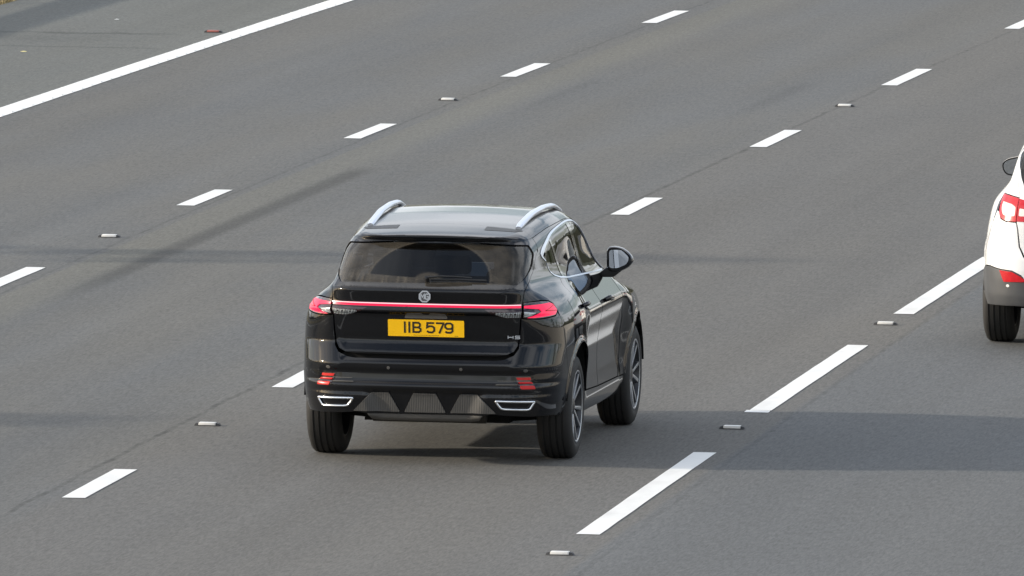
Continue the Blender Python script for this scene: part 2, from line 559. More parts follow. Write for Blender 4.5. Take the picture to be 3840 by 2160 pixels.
def asphalt():
    m = Mat('asphalt')
    n, s, _ = m.sep(m.coord('UV'))
    P = m.comb(n, s, 0.0)
    long_ = m.noise(m.comb(n * 1.1, s * .035, 0.0), 1.0, 4, .6)
    long2 = m.noise(m.comb(n * 2.6 + 7.0, s * .02, 3.0), 1.0, 3, .6)
    blot = m.noise(m.comb(n * .55, s * .16, 5.0), 1.0, 4, .6)
    warm = m.noise(m.comb(n * .8 + 20.0, s * .09, 1.0), 1.0, 3, .55)
    grain = m.noise(P, 62, 2, .7)
    grain2 = m.noise(P, 190, 2, .7)
    mid = m.noise(P, 7, 4, .65)
    agg = m.noise(m.comb(n * 52.0, s * 6.0, 0.0), 1.0, 2, .8)
    agg2 = m.noise(m.comb(n * 22.0, s * 3.0, 6.0), 1.0, 3, .7)
    # wheel tracks: two polished strips in every 3.65 m lane
    ln = ((n + 3.65 * 8) / 3.65).frac()
    trk = ((ln - .5).abs() - .235).abs().step(.13, .0)
    oil = (ln - .5).abs().step(.10, .0)
    v = .62 + long_ * .38 + long2 * .24 + blot * .24 - trk * .045 - oil * .025
    v = v * (mid * .14 + .93) * (grain * .42 + .79) * (grain2 * .5 + .75) * (agg * 1.25 + .375) * (agg2 * .5 + .75)
    # hard shoulder: paler and greener than the running lanes
    sh = n.step(-7.2, -7.5)
    v = v * (1.0 + sh * .07)
    # construction joints beside the lane lines, opened into broken dark cracks
    w1 = m.noise(m.comb(0.0, s * .9, 2.0), 1.0, 4, .6); w2 = m.noise(m.comb(4.0, s * 2.6, 2.0), 1.0, 3, .7)
    def joint(c0, c1, width, depth, off):
        cn = c0 + (w1 - .5) * .10
        d = (n - cn - c1 * s).abs()
        ww = m.noise(m.comb(off, s * 1.7, 8.0), 1.0, 4, .75).step(.42, .68)
        g = d.step(width, width * .2) * (ww * .75 + .25)
        return g * depth
    fade = s.step(48.0, 20.0, .45, 1.0)
    jt = joint((s * 0.0) - 3.45, -.0045, .026, .42, 1.0)
    jt = jt.max(joint((s * 0.0) - .165, .0055, .034, .62, 5.0) * fade)
    jt = jt.max(joint((s * 0.0) + 3.86, -.005, .030, .32, 9.0))
    jt = jt.max(joint((s * 0.0) - 7.62, .0, .05, .16, 12.0))
    v = v * (1.0 - jt)
    # paler lip of the next mat just right of the left-hand joint
    lip = (n + 3.42).step(-.02, .03) * (n + 2.95).step(.16, -.22)
    # tyre marks
    def streak(nc, s0, s1, hw, depth, bend=0.0):
        c = (s - s0).max(0.0)
        d = (n - nc - (c * c) * bend + (w2 - .5) * .05).abs().step(hw, hw * .15)
        return d * s.step(s0, s0 + 4.0) * s.step(s1, s1 - 1.2) * depth
    sk = streak(-2.93, 2.0, 18.6, .17, .42) + streak(-2.78, 24.6, 31.5, .13, .14) + streak(-.76, 24.6, 31.5, .15, .15) + streak(1.55, -30.0, 2.0, .22, .05) + streak(5.2, -22.0, 4.0, .35, .05)
    v = v * (1.0 - sk)
    # ragged transverse cracks and a patch edge on the hard shoulder
    q = m.noise(m.comb(n * 2.2, 0.0, 4.0), 1.0, 4, .7)
    tc1 = (s - 36.55 - (q - .5) * .6 - (n + 9.0) * .1).abs().step(.22, .03) * n.step(-7.75, -8.4) * .42 * m.noise(m.comb(n * 2.0, s * 1.3, 1.0), 1.0, 3).step(.30, .6)
    tc2 = (s - 34.33 - (q - .5) * .3).abs().step(.16, .03) * n.step(-7.5, -7.8) * .22
    tc3 = (s - 35.6 - (q - .5) * .9).abs().step(.9, .1) * n.step(-8.0, -8.8) * .11
    v = v * (1.0 - tc1.max(tc2)) * (1.0 - tc3)
    cool = m.mix(warm.step(.30, .70), (.103, .106, .106), (.113, .110, .100))
    cool = m.mix(sh * .6, cool, (.108, .113, .102))
    cool = m.mix((n - 3.86 + (w1 - .5) * .08).step(-.03, .03) * .75, cool, (.101, .106, .109))
    cool = m.mix(n.step(-.2, .0) * n.step(3.9, 3.8) * .6, cool, (.114, .109, .100))
    cool = m.mix(lip * .55, cool, (.132, .128, .106))
    m.set(Base_Color=m.scale(cool, v), Roughness=.86)
    m.b.inputs['Specular IOR Level'].default_value = .35
    m.bump(grain * .7 + grain2 * .3, .35, .006)
    return m.m

def road_paint(name, col, wear):
    m = Mat(name)
    n, s, _ = m.sep(m.coord('UV'))
    P = m.comb(n, s, 0.0)
    g = m.noise(P, 40, 3); f = m.noise(P, 3, 4); dirt = m.noise(m.comb(n * 4.0, s * 1.1, 2.0), 1.0, 4)
    d = (g.step(.55, .9) * .25 + dirt.step(.45, .85) * .5 + f.step(.5, .9) * .3) * wear
    m.set(Base_Color=m.mix(d, col, (.24, .235, .215)), Roughness=.6)
    m.bump(g, .3, .004)
    return m.m

M['asphalt'] = asphalt()
M['mark'] = road_paint('white_thermoplastic', (.78, .78, .76), .45)
M['edge'] = road_paint('edge_line_thermoplastic', (.80, .80, .775), .30)

def grass_mat():
    m = Mat('rough_grass')
    P = m.coord()
    a = m.noise(P, 1.2, 5); b = m.noise(P, 22, 4)
    c = m.mix(a.step(.35, .65), (.12, .115, .05), (.24, .19, .11))
    m.set(Base_Color=m.scale(c, b * .9 + .55), Roughness=.95)
    m.bump(b, .8, .05)
    return m.m
M['grass'] = grass_mat()

ground = mesh('ground', [(-3000, -3000, -.06), (3000, -3000, -.06), (3000, 3000, -.06), (-3000, 3000, -.06)], [(0, 1, 2, 3)], M['grass'])
tag(ground, 'rough dry grass ground beyond the motorway', kind='structure')
road = ribbon('road', -10.55, 8.6, -150, 560, 5, M['asphalt'], 0.0)
tag(road, 'grey asphalt motorway carriageway with white lane markings', kind='structure')
opp = ribbon('opposite_road', 11.4, 28.5, -150, 560, 5, M['asphalt'], 0.0)
tag(opp, 'opposite carriageway beyond the central barrier', kind='structure')
verge = ribbon('verge', -40, -10.55, -150, 560, 5, M['grass'], -.02)
tag(verge, 'dry grass verge beyond the hard shoulder', kind='structure')
reserve = ribbon('central_reserve', 8.6, 11.4, -150, 560, 5, M['concrete'], -.012)
tag(reserve, 'paved strip under the central barrier', kind='structure')

# solid edge line with raised ribs, then the broken lane lines (2 m and 6 m marks on a 9 m module)
el = ribbon('edge_line', -7.46, -7.219, -150, 560, 1.0, M['edge'], .004, road, wob=.004)
rb = MB()
for i in range(0, 120):
    s = 18 + i * .5
    a, b, c, d = rp(s, -7.44), rp(s, -7.24), rp(s + .06, -7.24), rp(s + .06, -7.44)
    lo = [Vector(q) + Vector((0, 0, .003)) for q in (a, b, c, d)]; hi = [q + Vector((0, 0, .009)) for q in lo]
    rb.add(lo + hi, [(4, 5, 6, 7), (0, 1, 5, 4), (1, 2, 6, 5), (2, 3, 7, 6), (3, 0, 4, 7)])
tag(rb.build('edge_line_ribs', M['edge'], el), kind='stuff')
Cd = [(-13.62, -11.44, .003), (-4.60, -2.5, .02), (4.35, 6.45, .022), (13.27, 15.35, .025), (21.98, 24.34, .022), (31.02, 33.62, .026), (40.44, 42.75, .01)]
Bd = [(-4.9, -2.9, -3.66), (4.05, 6.14, -3.66), (13.24, 15.19, -3.663), (21.96, 24.03, -3.657), (31.10, 33.25, -3.667), (40.14, 42.35, -3.668)]
Dd = [(-15.34, -9.11, 3.664), (-5.60, .33, 3.622), (3.39, 9.45, 3.608), (12.4, 18.4, 3.61), (21.4, 27.4, 3.62)]
for i in range(8):
    Cd.append((49.4 + 9 * i, 51.5 + 9 * i, 0.0)); Bd.append((49.2 + 9 * i, 51.3 + 9 * i, -3.66)); Dd.append((30.4 + 9 * i, 36.4 + 9 * i, 3.63))
    Cd.append((-22.6 - 9 * i, -20.5 - 9 * i, 0.0)); Bd.append((-13.9 - 9 * i, -11.9 - 9 * i, -3.66)); Dd.append((-24.7 - 9 * i, -18.7 - 9 * i, 3.66))
for s0, s1, n in Cd + Bd + Dd:
    ribbon('lane_mark', n - .078, n + .078, s0, s1, .45, M['mark'], .004, road, wob=.0018)
ribbon('lane_mark', 3.622 - .095, 3.622 + .075, -5.80, -5.62, .1, M['mark'], .0045, road, wob=.004)
ribbon('inner_edge_line', 7.22, 7.42, -150, 560, 5, M['edge'], .004, road)
for i in range(20):
    ribbon('lane_mark', 14.9 - .075, 14.9 + .075, 10 + 9 * i, 12 + 9 * i, 2, M['mark'], .004, opp)
    ribbon('lane_mark', 18.55 - .075, 18.55 + .075, 10 + 9 * i, 12 + 9 * i, 2, M['mark'], .004, opp)

# reflecting road studs: a low iron casting with two ears and a bright lens block
def stud(s, n, lens, label, cat='road stud', group='road studs'):
    x, y, z = rp(s, n)
    e = empty('road_stud', (x, y, 0), -KR * s)
    b = MB()
    b.prism([(-.090, .001), (.090, .001), (.088, .006), (-.088, .006)], -.034, .034, 1)
    for q in (-1, 1):
        b.prism([(.0615 * q, .0055), (.090 * q, .0055), (.082 * q, .018), (.0615 * q, .022)], -.030, .030, 1)
    b.build('casting', M['stud_body'], e, bevel=.0015)
    l = MB().prism([(-.061, .0058), (.061, .0058), (.058, .024), (-.058, .024)], -.036, .036, 1)
    l.build('lens', lens, e, bevel=.003)
    return tag(e, label, cat, group)
stud(9.52, -3.657, M['stud_white'], 'white road stud in the left lane line, nearer the left edge of the picture')
stud(27.48, -3.663, M['stud_white'], 'far white road stud in the left lane line, between two dashes above the car roof')
stud(-7.87, -.001, M['stud_white'], 'white road stud beside the dark joint, to the left of the black car')
stud(27.81, .033, M['stud_white'], 'far white road stud in the middle lane line, towards the top right')
stud(-16.76, 3.668, M['stud_white'], 'nearest white road stud, below the longest dash at the bottom of the picture')
stud(-7.15, 3.611, M['stud_white'], 'white road stud in the black car\'s shadow between two long dashes')
stud(2.34, 3.594, M['stud_white'], 'white road stud between long dashes, left of the white car\'s rear wheel')
stud(37.09, -7.614, M['stud_red'], 'red road stud on the hard shoulder just beyond the solid edge line')

def scrap(s, n, r, mat, label):
    x, y, z = rp(s, n)
    b = MB(); k = 7; V = [(x, y, .4 * r)]; 
    for i in range(k):
        a = 6.283 * i / k; q = r * RND.uniform(.6, 1.3)
        V.append((x + q * math.cos(a) * 1.5, y + q * math.sin(a), RND.uniform(.001, .2 * r)))
    b.add(V, [(0, i + 1, (i + 1) % k + 1) for i in range(k)])
    b.add([(v[0], v[1], .0005) for v in V[1:]], [tuple(range(k))[::-1]])
    tag(b.build('litter_scrap', mat), label, 'litter', 'litter on the hard shoulder')
scrap(33.4, -8.828, .024, M['debris'], 'crumpled yellow scrap of litter on the hard shoulder')
scrap(38.91, -8.942, .017, M['debris2'], 'small pale scrap of litter far up the hard shoulder')

# ----------------------------------------------------------------------------
#  cutting panels from a body surface
# ----------------------------------------------------------------------------
def fillet(poly, r, n=5):
    """round the corners of a closed polygon; r may be a number or a list"""
    P = [np.array(p, float) for p in poly]; out = []
    for i, p in enumerate(P):
        a, b = P[i - 1], P[(i + 1) % len(P)]
        ri = r[i] if isinstance(r, (list, tuple)) else r
        da, db = a - p, b - p; la, lb = np.linalg.norm(da), np.linalg.norm(db)
        q = min(ri, la * .45, lb * .45)
        if q < 1e-4: out.append(p); continue
        s, e = p + da / la * q, p + db / lb * q
        for t in np.linspace(0, 1, n):
            out.append((1 - t) ** 2 * s + 2 * t * (1 - t) * p + t * t * e)
    return np.array(out)

def smooth_line(pts, n=12):
    """Catmull-Rom through open points"""
    P = np.array(pts, float); P = np.vstack([2 * P[0] - P[1], P, 2 * P[-1] - P[-2]]); out = []
    for i in range(1, len(P) - 2):
        a, b, c, d = P[i - 1], P[i], P[i + 1], P[i + 2]
        for t in np.linspace(0, 1, n, endpoint=False):
            out.append(.5 * (2 * b + (c - a) * t + (2 * a - 5 * b + 4 * c - d) * t * t + (3 * b - a - 3 * c + d) * t ** 3))
    out.append(P[-2])
    return [tuple(q) for q in out]

def resample(poly, step):
    P = np.vstack([poly, poly[:1]]); out = []
    for a, b in zip(P[:-1], P[1:]):
        L = np.linalg.norm(b - a)
        if L < 1e-5: continue
        k = max(1, int(round(L / step)))
        for t in range(k): out.append(a + (b - a) * t / k)
    return np.array(out)

def inside(pts, loops):
    c = np.zeros(len(pts), bool)
    x, y = pts[:, 0], pts[:, 1]
    for P in loops:
        a = P; b = np.roll(P, -1, 0)
        for (x0, y0), (x1, y1) in zip(a, b):
            if y0 == y1: continue
            m = ((y0 > y) != (y1 > y)) & (x < (x1 - x0) * (y - y0) / (y1 - y0) + x0)
            c ^= m
    return c

def seg_dist(pts, loops):
    d = np.full(len(pts), 9.0)
    for P in loops:
        for q in P: d = np.minimum(d, np.hypot(pts[:, 0] - q[0], pts[:, 1] - q[1]))
    return d

def area(P):
    x, y = P[:, 0], P[:, 1]
    return .5 * np.sum(x * np.roll(y, -1) - y * np.roll(x, -1))

def inset(P, g):
    """move a resampled closed outline inwards by g"""
    t = np.roll(P, -1, 0) - np.roll(P, 1, 0)
    t /= np.maximum(np.linalg.norm(t, axis=1), 1e-9)[:, None]
    n = np.c_[-t[:, 1], t[:, 0]] * (1 if area(P) > 0 else -1)
    return P + n * g

def lift(body, chart, uv):
    if chart == 'W': P, f = body.wrap(uv)
    elif chart == 'T': P, f = body.top(uv)
    elif chart == 'F':
        uv = np.asarray(uv, float); O = np.c_[uv[:, 0], np.full(len(uv), 4.2), uv[:, 1]]
        D = np.zeros((len(uv), 3)); D[:, 1] = -1
        P, f = body.raycast(O, D, 0, 3.0, 300)
    return P, f

def panel(body, chart, loops, name, mat, parent, sp=(.022, .014), step=.014, gap=.002, off=0.0, skirt=.014, mirror=False, quiet=False):
    """one panel: outline(s) in chart space, filled, laid on the body surface, its edge turned in"""
    L = [inset(resample(np.array(p, float), step), gap if i == 0 else -gap) for i, p in enumerate(loops)]
    lo = L[0].min(0); hi = L[0].max(0)
    gx = np.arange(lo[0], hi[0], sp[0]); gy = np.arange(lo[1], hi[1], sp[1])
    g = np.stack(np.meshgrid(gx, gy), -1).reshape(-1, 2)
    g[:, 0] += (np.round((g[:, 1] - lo[1]) / sp[1]) % 2) * sp[0] * .5
    g = g[inside(g, L)]
    if len(g): g = g[seg_dist(g, L) > min(sp) * .6]
    pts = [p for P in L for p in P]; edges = []; k = 0
    for P in L:
        n = len(P); edges += [(k + i, k + (i + 1) % n) for i in range(n)]; k += n
    allp = [Vector((float(a), float(b))) for a, b in pts] + [Vector((float(a), float(b))) for a, b in g]
    ov, oe, of, *_ = delaunay_2d_cdt(allp, edges, [], 0, 1e-6)
    uv = np.array([(v.x, v.y) for v in ov])
    tri = np.array([f for f in of if len(f) == 3])
    cen = uv[tri].mean(1)
    tri = tri[inside(cen, L)]
    P, ok = lift(body, chart, uv)
    if not ok.all() and not quiet: print('MISS', name, int((~ok).sum()), uv[~ok][:3])
    N = body.normal(P)
    good = ok[tri].all(1)
    tri = tri[good]
    P = P + N * off
    a, b, c = P[tri[:, 0]], P[tri[:, 1]], P[tri[:, 2]]
    fl = (np.cross(b - a, c - a) * N[tri[:, 0]]).sum(1) < 0
    tri[fl] = tri[fl][:, ::-1]
    V = [P]; NN = [N]; Fc = [tuple(t) for t in tri]; base = len(P)
    if skirt > 0:
        for Lp in L:
            Q, okq = lift(body, chart, Lp)
            nq = body.normal(Q); Q = Q + nq * off
            t = np.roll(Q, -1, 0) - np.roll(Q, 1, 0)
            side = np.cross(t, nq); side /= np.maximum(np.linalg.norm(side, axis=1), 1e-9)[:, None]
            # make 'side' point away from the panel
            mid = P[tri].mean((0, 1)) if len(tri) else Q.mean(0)
            sgn = 1 if area(Lp) > 0 else -1
            lowered = Q - nq * skirt
            n = len(Q)
            # orientation test in chart space: outward = right of travel for a ccw loop
            eps = np.roll(Lp, -1, 0) - Lp
            V += [Q, lowered]; NN += [side, side]
            for i in range(n):
                if not (okq[i] and okq[(i + 1) % n]): continue
                Fc.append((base + i, base + (i + 1) % n, base + n + (i + 1) % n, base + n + i))
            base += 2 * n
    V = np.vstack(V); NN = np.vstack(NN)
    if mirror:
        V = V * [-1, 1, 1]; NN = NN * [-1, 1, 1]; Fc = [f[::-1] for f in Fc]
    me = bpy.data.meshes.new(name)
    me.from_pydata(V.tolist(), [], [tuple(int(i) for i in f) for f in Fc]); me.update()
    o = link(name, me, mat, parent)
    me.shade_smooth()
    # custom normals come from the surface itself, so reflections run true whatever the triangles do
    fn = np.zeros((len(Fc), 3)); me.polygons.foreach_get('normal', fn.ravel())
    fn = np.array([p.normal[:] for p in me.polygons])
    ln = np.zeros((len(me.loops), 3))
    for p in me.polygons:
        for li in p.loop_indices:
            nv = NN[me.loops[li].vertex_index]
            if nv @ fn[p.index] < 0: nv = -nv
            ln[li] = nv
    me.normals_split_custom_set([tuple(v) for v in ln])
    return o

def both(body, chart, loops, name, mat, parent, **k):
    return [panel(body, chart, loops, name, mat, parent, **k), panel(body, chart, loops, name, mat, parent, mirror=True, **k)]

def sym(half):
    """outline given for u >= 0 from the centre line out and back; mirrored to a full loop"""
    h = [tuple(p) for p in half]
    return h + [(-u, z) for u, z in h[::-1] if u > 1e-6]

def arch(r, a0, a1, yc, zc, n=26):
    return [(Uy(yc) + r * math.cos(math.radians(a)), zc + r * math.sin(math.radians(a))) for a in np.linspace(a0, a1, n)]

# ---- wheels ------------------------------------------------------------------
def make_wheel(name, R=.359, W=.235, rim=.248, spokes=5, dark='alloy_dark', face='alloy', out=1):
    """axle along X, the outer face towards +X*out"""
    e = empty(name)
    h = W / 2
    pr = [(-h + .012, rim - .012), (-h + .002, rim + .006), (-h - .004, rim + .03), (-h - .004, R - .060), (-h + .010, R - .022), (-h + .028, R - .006)]
    g = [-.062, -.022, .022, .062]
    for c in g:
        pr += [(c - .007, R - .001 if abs(c) < .05 else R - .003), (c - .005, R - .009), (c + .005, R - .009), (c + .007, R - .001 if abs(c) < .05 else R - .003)]
    pr += [(-x, r) for x, r in pr[:6][::-1]]
    MB().lathe_x(pr, 64).build('tyre', M['rubber'], e, auto=40)
    # rim barrel, dished face, spokes, hub
    b = MB()
    b.lathe_x([(-h + .010, rim), (-h + .010, rim - .014), (-h + .03, rim - .022), (h - .05, rim - .030), (h - .018, rim - .020), (h - .004, rim - .012), (h - .002, rim), (h - .012, rim + .002)], 56)
    b.lathe_x([(h - .085, .06), (h - .085, rim - .03)], 40)
    rm = b.build('rim', M[dark], e, auto=40)
    MB().lathe_x([(h - .004, rim - .013), (h + .001, rim - .006), (h - .001, rim + .001)], 56).build('rim_lip', M[face], e, auto=60)
    for k in range(spokes):
        a = 2 * math.pi * k / spokes + .3
        for s in (-1, 1):
            q = MB()
            c0, c1 = a + s * .16, a + s * .27
            def pt(r, an, x): return (x, r * math.cos(an), r * math.sin(an))
            r0, r1 = .045, rim - .012
            top = [pt(r0, c0 - .22, h - .028), pt(r0, c0 + .22, h - .028), pt(r1, c1 + .062, h - .006), pt(r1, c1 - .062, h - .006)]
            bot = [(x - .040, y * 1.0, z * 1.0) for x, y, z in top]
            q.add(top + bot, [(0, 1, 2, 3), (4, 7, 6, 5), (0, 4, 5, 1), (1, 5, 6, 2), (2, 6, 7, 3), (3, 7, 4, 0)])
            q.build('spoke', M[face], e, auto=30, bevel=.004)
    MB().lathe_x([(h - .020, 0.001), (h - .020, .030), (h - .026, .055), (h - .06, .062)], 24).build('hub_cap', M[dark], e, auto=40)
    MB().lathe_x([(-.02, .10), (-.02, .150), (.0, .150), (.0, .10)], 32, closed=True).build('brake_disc', M['steel'], e, auto=40)
    if out < 0: e.rotation_euler = (0, 0, math.pi)
    return e

def strokes(lines, width, thick, name, mat, parent, mtx):
    """flat lettering drawn as thick polylines with mitred ends; local x right, y up"""
    b = MB(); k = 0
    for ln in lines:
        P = [Vector((x, y)) for x, y in ln]
        closed = (P[0] - P[-1]).length < 1e-6
        if closed: P = P[:-1]
        n = len(P); L = []; Rr = []
        for i in range(n):
            pa = P[i - 1] if (i > 0 or closed) else None
            pb = P[(i + 1) % n] if (i < n - 1 or closed) else None
            d1 = (P[i] - pa).normalized() if pa is not None else None
            d2 = (pb - P[i]).normalized() if pb is not None else None
            d1 = d1 or d2; d2 = d2 or d1
            n1 = Vector((-d1.y, d1.x)); n2 = Vector((-d2.y, d2.x))
            mv = (n1 + n2); mv = mv.normalized() if mv.length > 1e-6 else n1
            s = width / 2 / max(.45, mv.dot(n1))
            L.append(P[i] + mv * s); Rr.append(P[i] - mv * s)
        z1 = thick + k * 2e-5; k += 1
        V = [(p.x, p.y, z1) for p in L] + [(p.x, p.y, z1) for p in Rr] + [(p.x, p.y, 0) for p in L] + [(p.x, p.y, 0) for p in Rr]
        Fc = []
        for i in range(n if closed else n - 1):
            j = (i + 1) % n
            Fc += [(i, n + i, n + j, j), (i, j, 2 * n + j, 2 * n + i), (n + i, 3 * n + i, 3 * n + j, n + j)]
        if not closed: Fc += [(0, 2 * n, 3 * n, n), (n - 1, 2 * n - 1, 4 * n - 1, 3 * n - 1)]
        b.add([mtx @ Vector(v) for v in V], Fc)
    return b.build(name, mat, parent, auto=20)

# ----------------------------------------------------------------------------
#  the black SUV
# ----------------------------------------------------------------------------
def build_black_suv():
    B = SuvBody()
    car = empty('black_suv', (1.965, -9.72, 0), math.radians(-.6))
    tag(car, 'black family SUV seen from behind with yellow number plate and full-width light bar', 'car')
    bk, gb, pl = M['black'], M['gloss_black'], M['plastic']
    zc = .365
    # --- shared lines (u, z) ---------------------------------------------------
    ze = Tab([(-.1, 1.541), (.3, 1.537), (.4, 1.531), (.5, 1.525), (.7, 1.521), (1.1, 1.513), (1.25, 1.516), (1.43, 1.532), (1.75, 1.553), (2.1, 1.562),
              (2.4, 1.566), (2.6, 1.562), (2.8, 1.542), (3.0, 1.502), (3.68, 1.13)], .02)
    def zl(u0, u1, n, d=0.0): return [(u, float(ze(u)) + d) for u in np.linspace(u0, u1, n)]
    shut = [(.612, 1.126), (.616, 1.16), (.622, 1.199), (.65, 1.232), (.728, 1.285), (.958, 1.363), (1.214, 1.430)]
    lamp_q = fillet([(.615, 1.124), (.73, 1.127), (.81, 1.119), (.848, 1.102), (.872, 1.056), (.835, 1.027), (.70, 1.013), (.613, 1.021)], [0, .03, .03, .02, .012, .02, .03, 0])
    # --- tailgate with the aperture for its glass ------------------------------
    gtop = zl(0, 1.04, 16, -.036)
    glass_half = [(0, 1.246), (.52, 1.243), (.583, 1.241), (.620, 1.264), (.70, 1.311), (.90, 1.384), (1.04, 1.424)] + gtop[::-1][1:]
    tg = sym([(0, .757), (.49, .757), (.535, .766), (.572, .79), (.592, .83), (.598, .90), (.602, 1.0)] + shut[:-1] + [(1.20, 1.424), (1.20, 1.447), (1.12, float(ze(1.12)) - .034)] + zl(1.04, 0, 14, -.029))
    tail = panel(B, 'W', [tg, sym(glass_half)], 'tailgate', bk, car, sp=(.018, .009))
    panel(B, 'W', [sym(glass_half)], 'rear_window', M['glass_rear'], tail, sp=(.03, .02), gap=.003, off=-.008, skirt=.0)
    # black ceramic border of the glass
    inner = [(0, 1.262), (.52, 1.258), (.572, 1.257), (.605, 1.278), (.69, 1.326), (.88, 1.399), (.98, 1.427)] + zl(.96, 0, 14, -.075)
    panel(B, 'W', [sym(glass_half), sym(inner)], 'window_border', gb, tail, sp=(.03, .02), gap=.001, off=-.0105, skirt=0)
    # --- spoiler ---------------------------------------------------------------
    lip = sym(zl(0, 1.09, 24, -.034) + [(1.14, 1.455), (1.205, 1.441), (1.232, 1.446), (1.245, 1.47), (1.256, float(ze(1.256)))] + zl(1.24, 0, 26))
    spo = panel(B, 'W', [lip], 'spoiler_edge', bk, None, sp=(.02, .006), step=.010, gap=.0, skirt=.03)
    top_edge, _ = B.wrap(np.array(zl(0, 1.256, 40)))
    edge_xy = [tuple(p[:2]) for p in top_edge]
    seam = [(.61, -.172), (.59, -.165), (.545, -.160), (.31, -.140), (0, -.125)]
    spo_top = edge_xy + seam
    spoiler = panel(B, 'T', [sym(spo_top)], 'spoiler', bk, car, sp=(.025, .018), gap=.0015, skirt=.02)
    spo.parent = spoiler
    both(B, 'T', [fillet([(.30, -.165), (.555, -.178), (.515, -.268), (.30, -.300)], .012)], 'spoiler_inset', pl, spoiler, gap=0, off=.0015, skirt=0)
    # --- roof ------------------------------------------------------------------
    cl, _ = B.wrap(np.array(zl(1.262, 3.02, 50)))
    roof_half = seam[::-1] + [tuple(q[:2]) for q in cl] + [(.55, 1.60), (.3, 1.63), (0, 1.64)]
    roof = panel(B, 'T', [sym(roof_half)], 'roof', bk, car, sp=(.05, .04), step=.03, gap=.0012, skirt=.02)
    rh = [(x * .93, y) for x, y in roof_half]
    panel(B, 'T', [sym(rh)], 'headliner', M['headliner'], car, sp=(.12, .12), step=.08, off=-.05, skirt=0)
    wl, _ = B.wrap(np.array(zl(3.03, 3.66, 20)))
    ws = [(0, 1.645), (.3, 1.635), (.55, 1.605)] + [tuple(q[:2]) for q in wl] + [(.6, 2.33), (.3, 2.40), (0, 2.42)]
    panel(B, 'T', [sym(ws)], 'windscreen', M['glass_front'], car, sp=(.06, .05), step=.04, off=-.004, skirt=0)
    hood = [(0, 2.43), (.3, 2.41), (.6, 2.34), (.74, 2.32), (.76, 2.6), (.72, 3.0), (.60, 3.38), (.3, 3.50), (0, 3.52)]
    panel(B, 'T', [sym(hood)], 'bonnet', bk, car, sp=(.06, .05), step=.04, gap=.002, skirt=.02)
    # --- quarter panel, C pillar and cant rail in one pressing -------------------
    dlo_top = [(Uy(y), z) for y, z in smooth_line([(-.175, 1.412), (-.10, 1.441), (.06, 1.478), (.317, 1.523), (.65, 1.546), (.978, 1.556), (1.25, 1.546), (1.42, 1.515), (1.58, 1.452), (2.04, 1.150)], 5)]
    dlo_bot = [(Uy(y), z) for y, z in [(1.90, 1.152), (.9, 1.189), (.45, 1.205), (.20, 1.224), (.07, 1.246), (-.015, 1.275), (-.05, 1.31), (-.06, 1.34), (-.05, 1.375), (-.06, 1.392)]]
    dc = [(Uy(y), z) for y, z in smooth_line([(.20, 1.224), (.11, 1.18), (.085, 1.12), (.12, 1.03), (.20, .93), (.305, .78)], 4)]
    seam_b = [(1.428 + .435 * math.cos(math.radians(150)), zc + .435 * math.sin(math.radians(150))), (.985, .72), (.935, .90), (.90, 1.01)]
    q = shut + [(1.236, 1.446), (1.252, 1.475), (1.262, float(ze(1.262)))] + zl(1.29, 3.64, 60) + [(Uy(2.16), 1.12)] + dlo_top[::-1] + [(Uy(-.168), 1.398)] + [p for p in dlo_bot[::-1]][:-2] + [(dlo_bot[-7][0], dlo_bot[-7][1])][:0] + dc[1:] + arch(.468, 60, 9, 0, zc, 10)[1:] + arch(.435, 8, 150, 0, zc, 30) + seam_b[1:] + [(.884, 1.062), (.856, 1.108), (.815, 1.125), (.73, 1.133)]
    both(B, 'W', [q], 'quarter_panel', bk, car, sp=(.024, .014))
    # fuel flap line and lamps
    fl = fillet([(Uy(-.17), 1.10), (Uy(-.02), 1.095), (Uy(-.02), 1.0), (Uy(-.17), 1.0)], .02)
    panel(B, 'W', [fl], 'fuel_flap', bk, car, gap=0, off=.0012, skirt=.004)
    # --- bumper ----------------------------------------------------------------
    bump_half = [(0, .730), (.49, .731), (.528, .738), (.570, .766), (.5945, .81), (.6015, .90), (.605, 1.016), (.70, 1.008), (.835, 1.022), (.872, 1.046)] + seam_b[::-1] + arch(.435, 152, 186, 0, zc, 10) + [(.985, .325), (.93, .335), (.83, .345), (.66, .345), (.55, .352), (.47, .362), (.44, .356), (.40, .352), (0, .352)]
    bumper = panel(B, 'W', [sym(bump_half)], 'rear_bumper', bk, car, sp=(.020, .008), step=.012)
    panel(B, 'W', [fillet(sym([(0, .352), (.40, .352), (.37, .308), (.30, .298), (0, .298)]), .01)], 'bumper_lip', M['grey_plastic'], bumper, gap=.002, off=-.002, skirt=.03)
    panel(B, 'W', [sym([(0, .765), (.56, .765), (.56, .72), (0, .72)])], 'tailgate_recess', M['liner'], bumper, gap=0, off=-.045, skirt=0)
    # lower dark gloss valance insert between the reflectors
    both(B, 'W', [fillet([(.578, .622), (.648, .624), (.672, .534), (.598, .536)], .006)], 'reflector_bed', M['red_dark'], bumper, gap=0, off=.004, skirt=.015)
    for z0, z1, uo in ((.600, .617, 0.0), (.571, .588, .008), (.540, .558, .016)):
        both(B, 'W', [fillet([(.582 + uo, z1), (.648 + uo, z1), (.653 + uo, z0), (.588 + uo, z0)], .004)], 'red_reflector', M['red'], bumper, gap=0, off=.011, skirt=.012)
    for z0, u0, u1 in ((.590, .50, .578), (.562, .49, .588), (.622, .46, .646)):
        both(B, 'W', [[(u0, z0), (u1, z0), (u1, z0 + .005), (u0, z0 + .004)]], 'louvre', M['grey_plastic'] if z0 < .6 else bk, bumper, gap=0, off=.008, skirt=.01)
    # exhaust finishers
    ex_o = fillet([(.482, .464), (.675, .458), (.652, .398), (.632, .394), (.530, .398), (.512, .404)], [.008, .008, .015, .01, .01, .012])
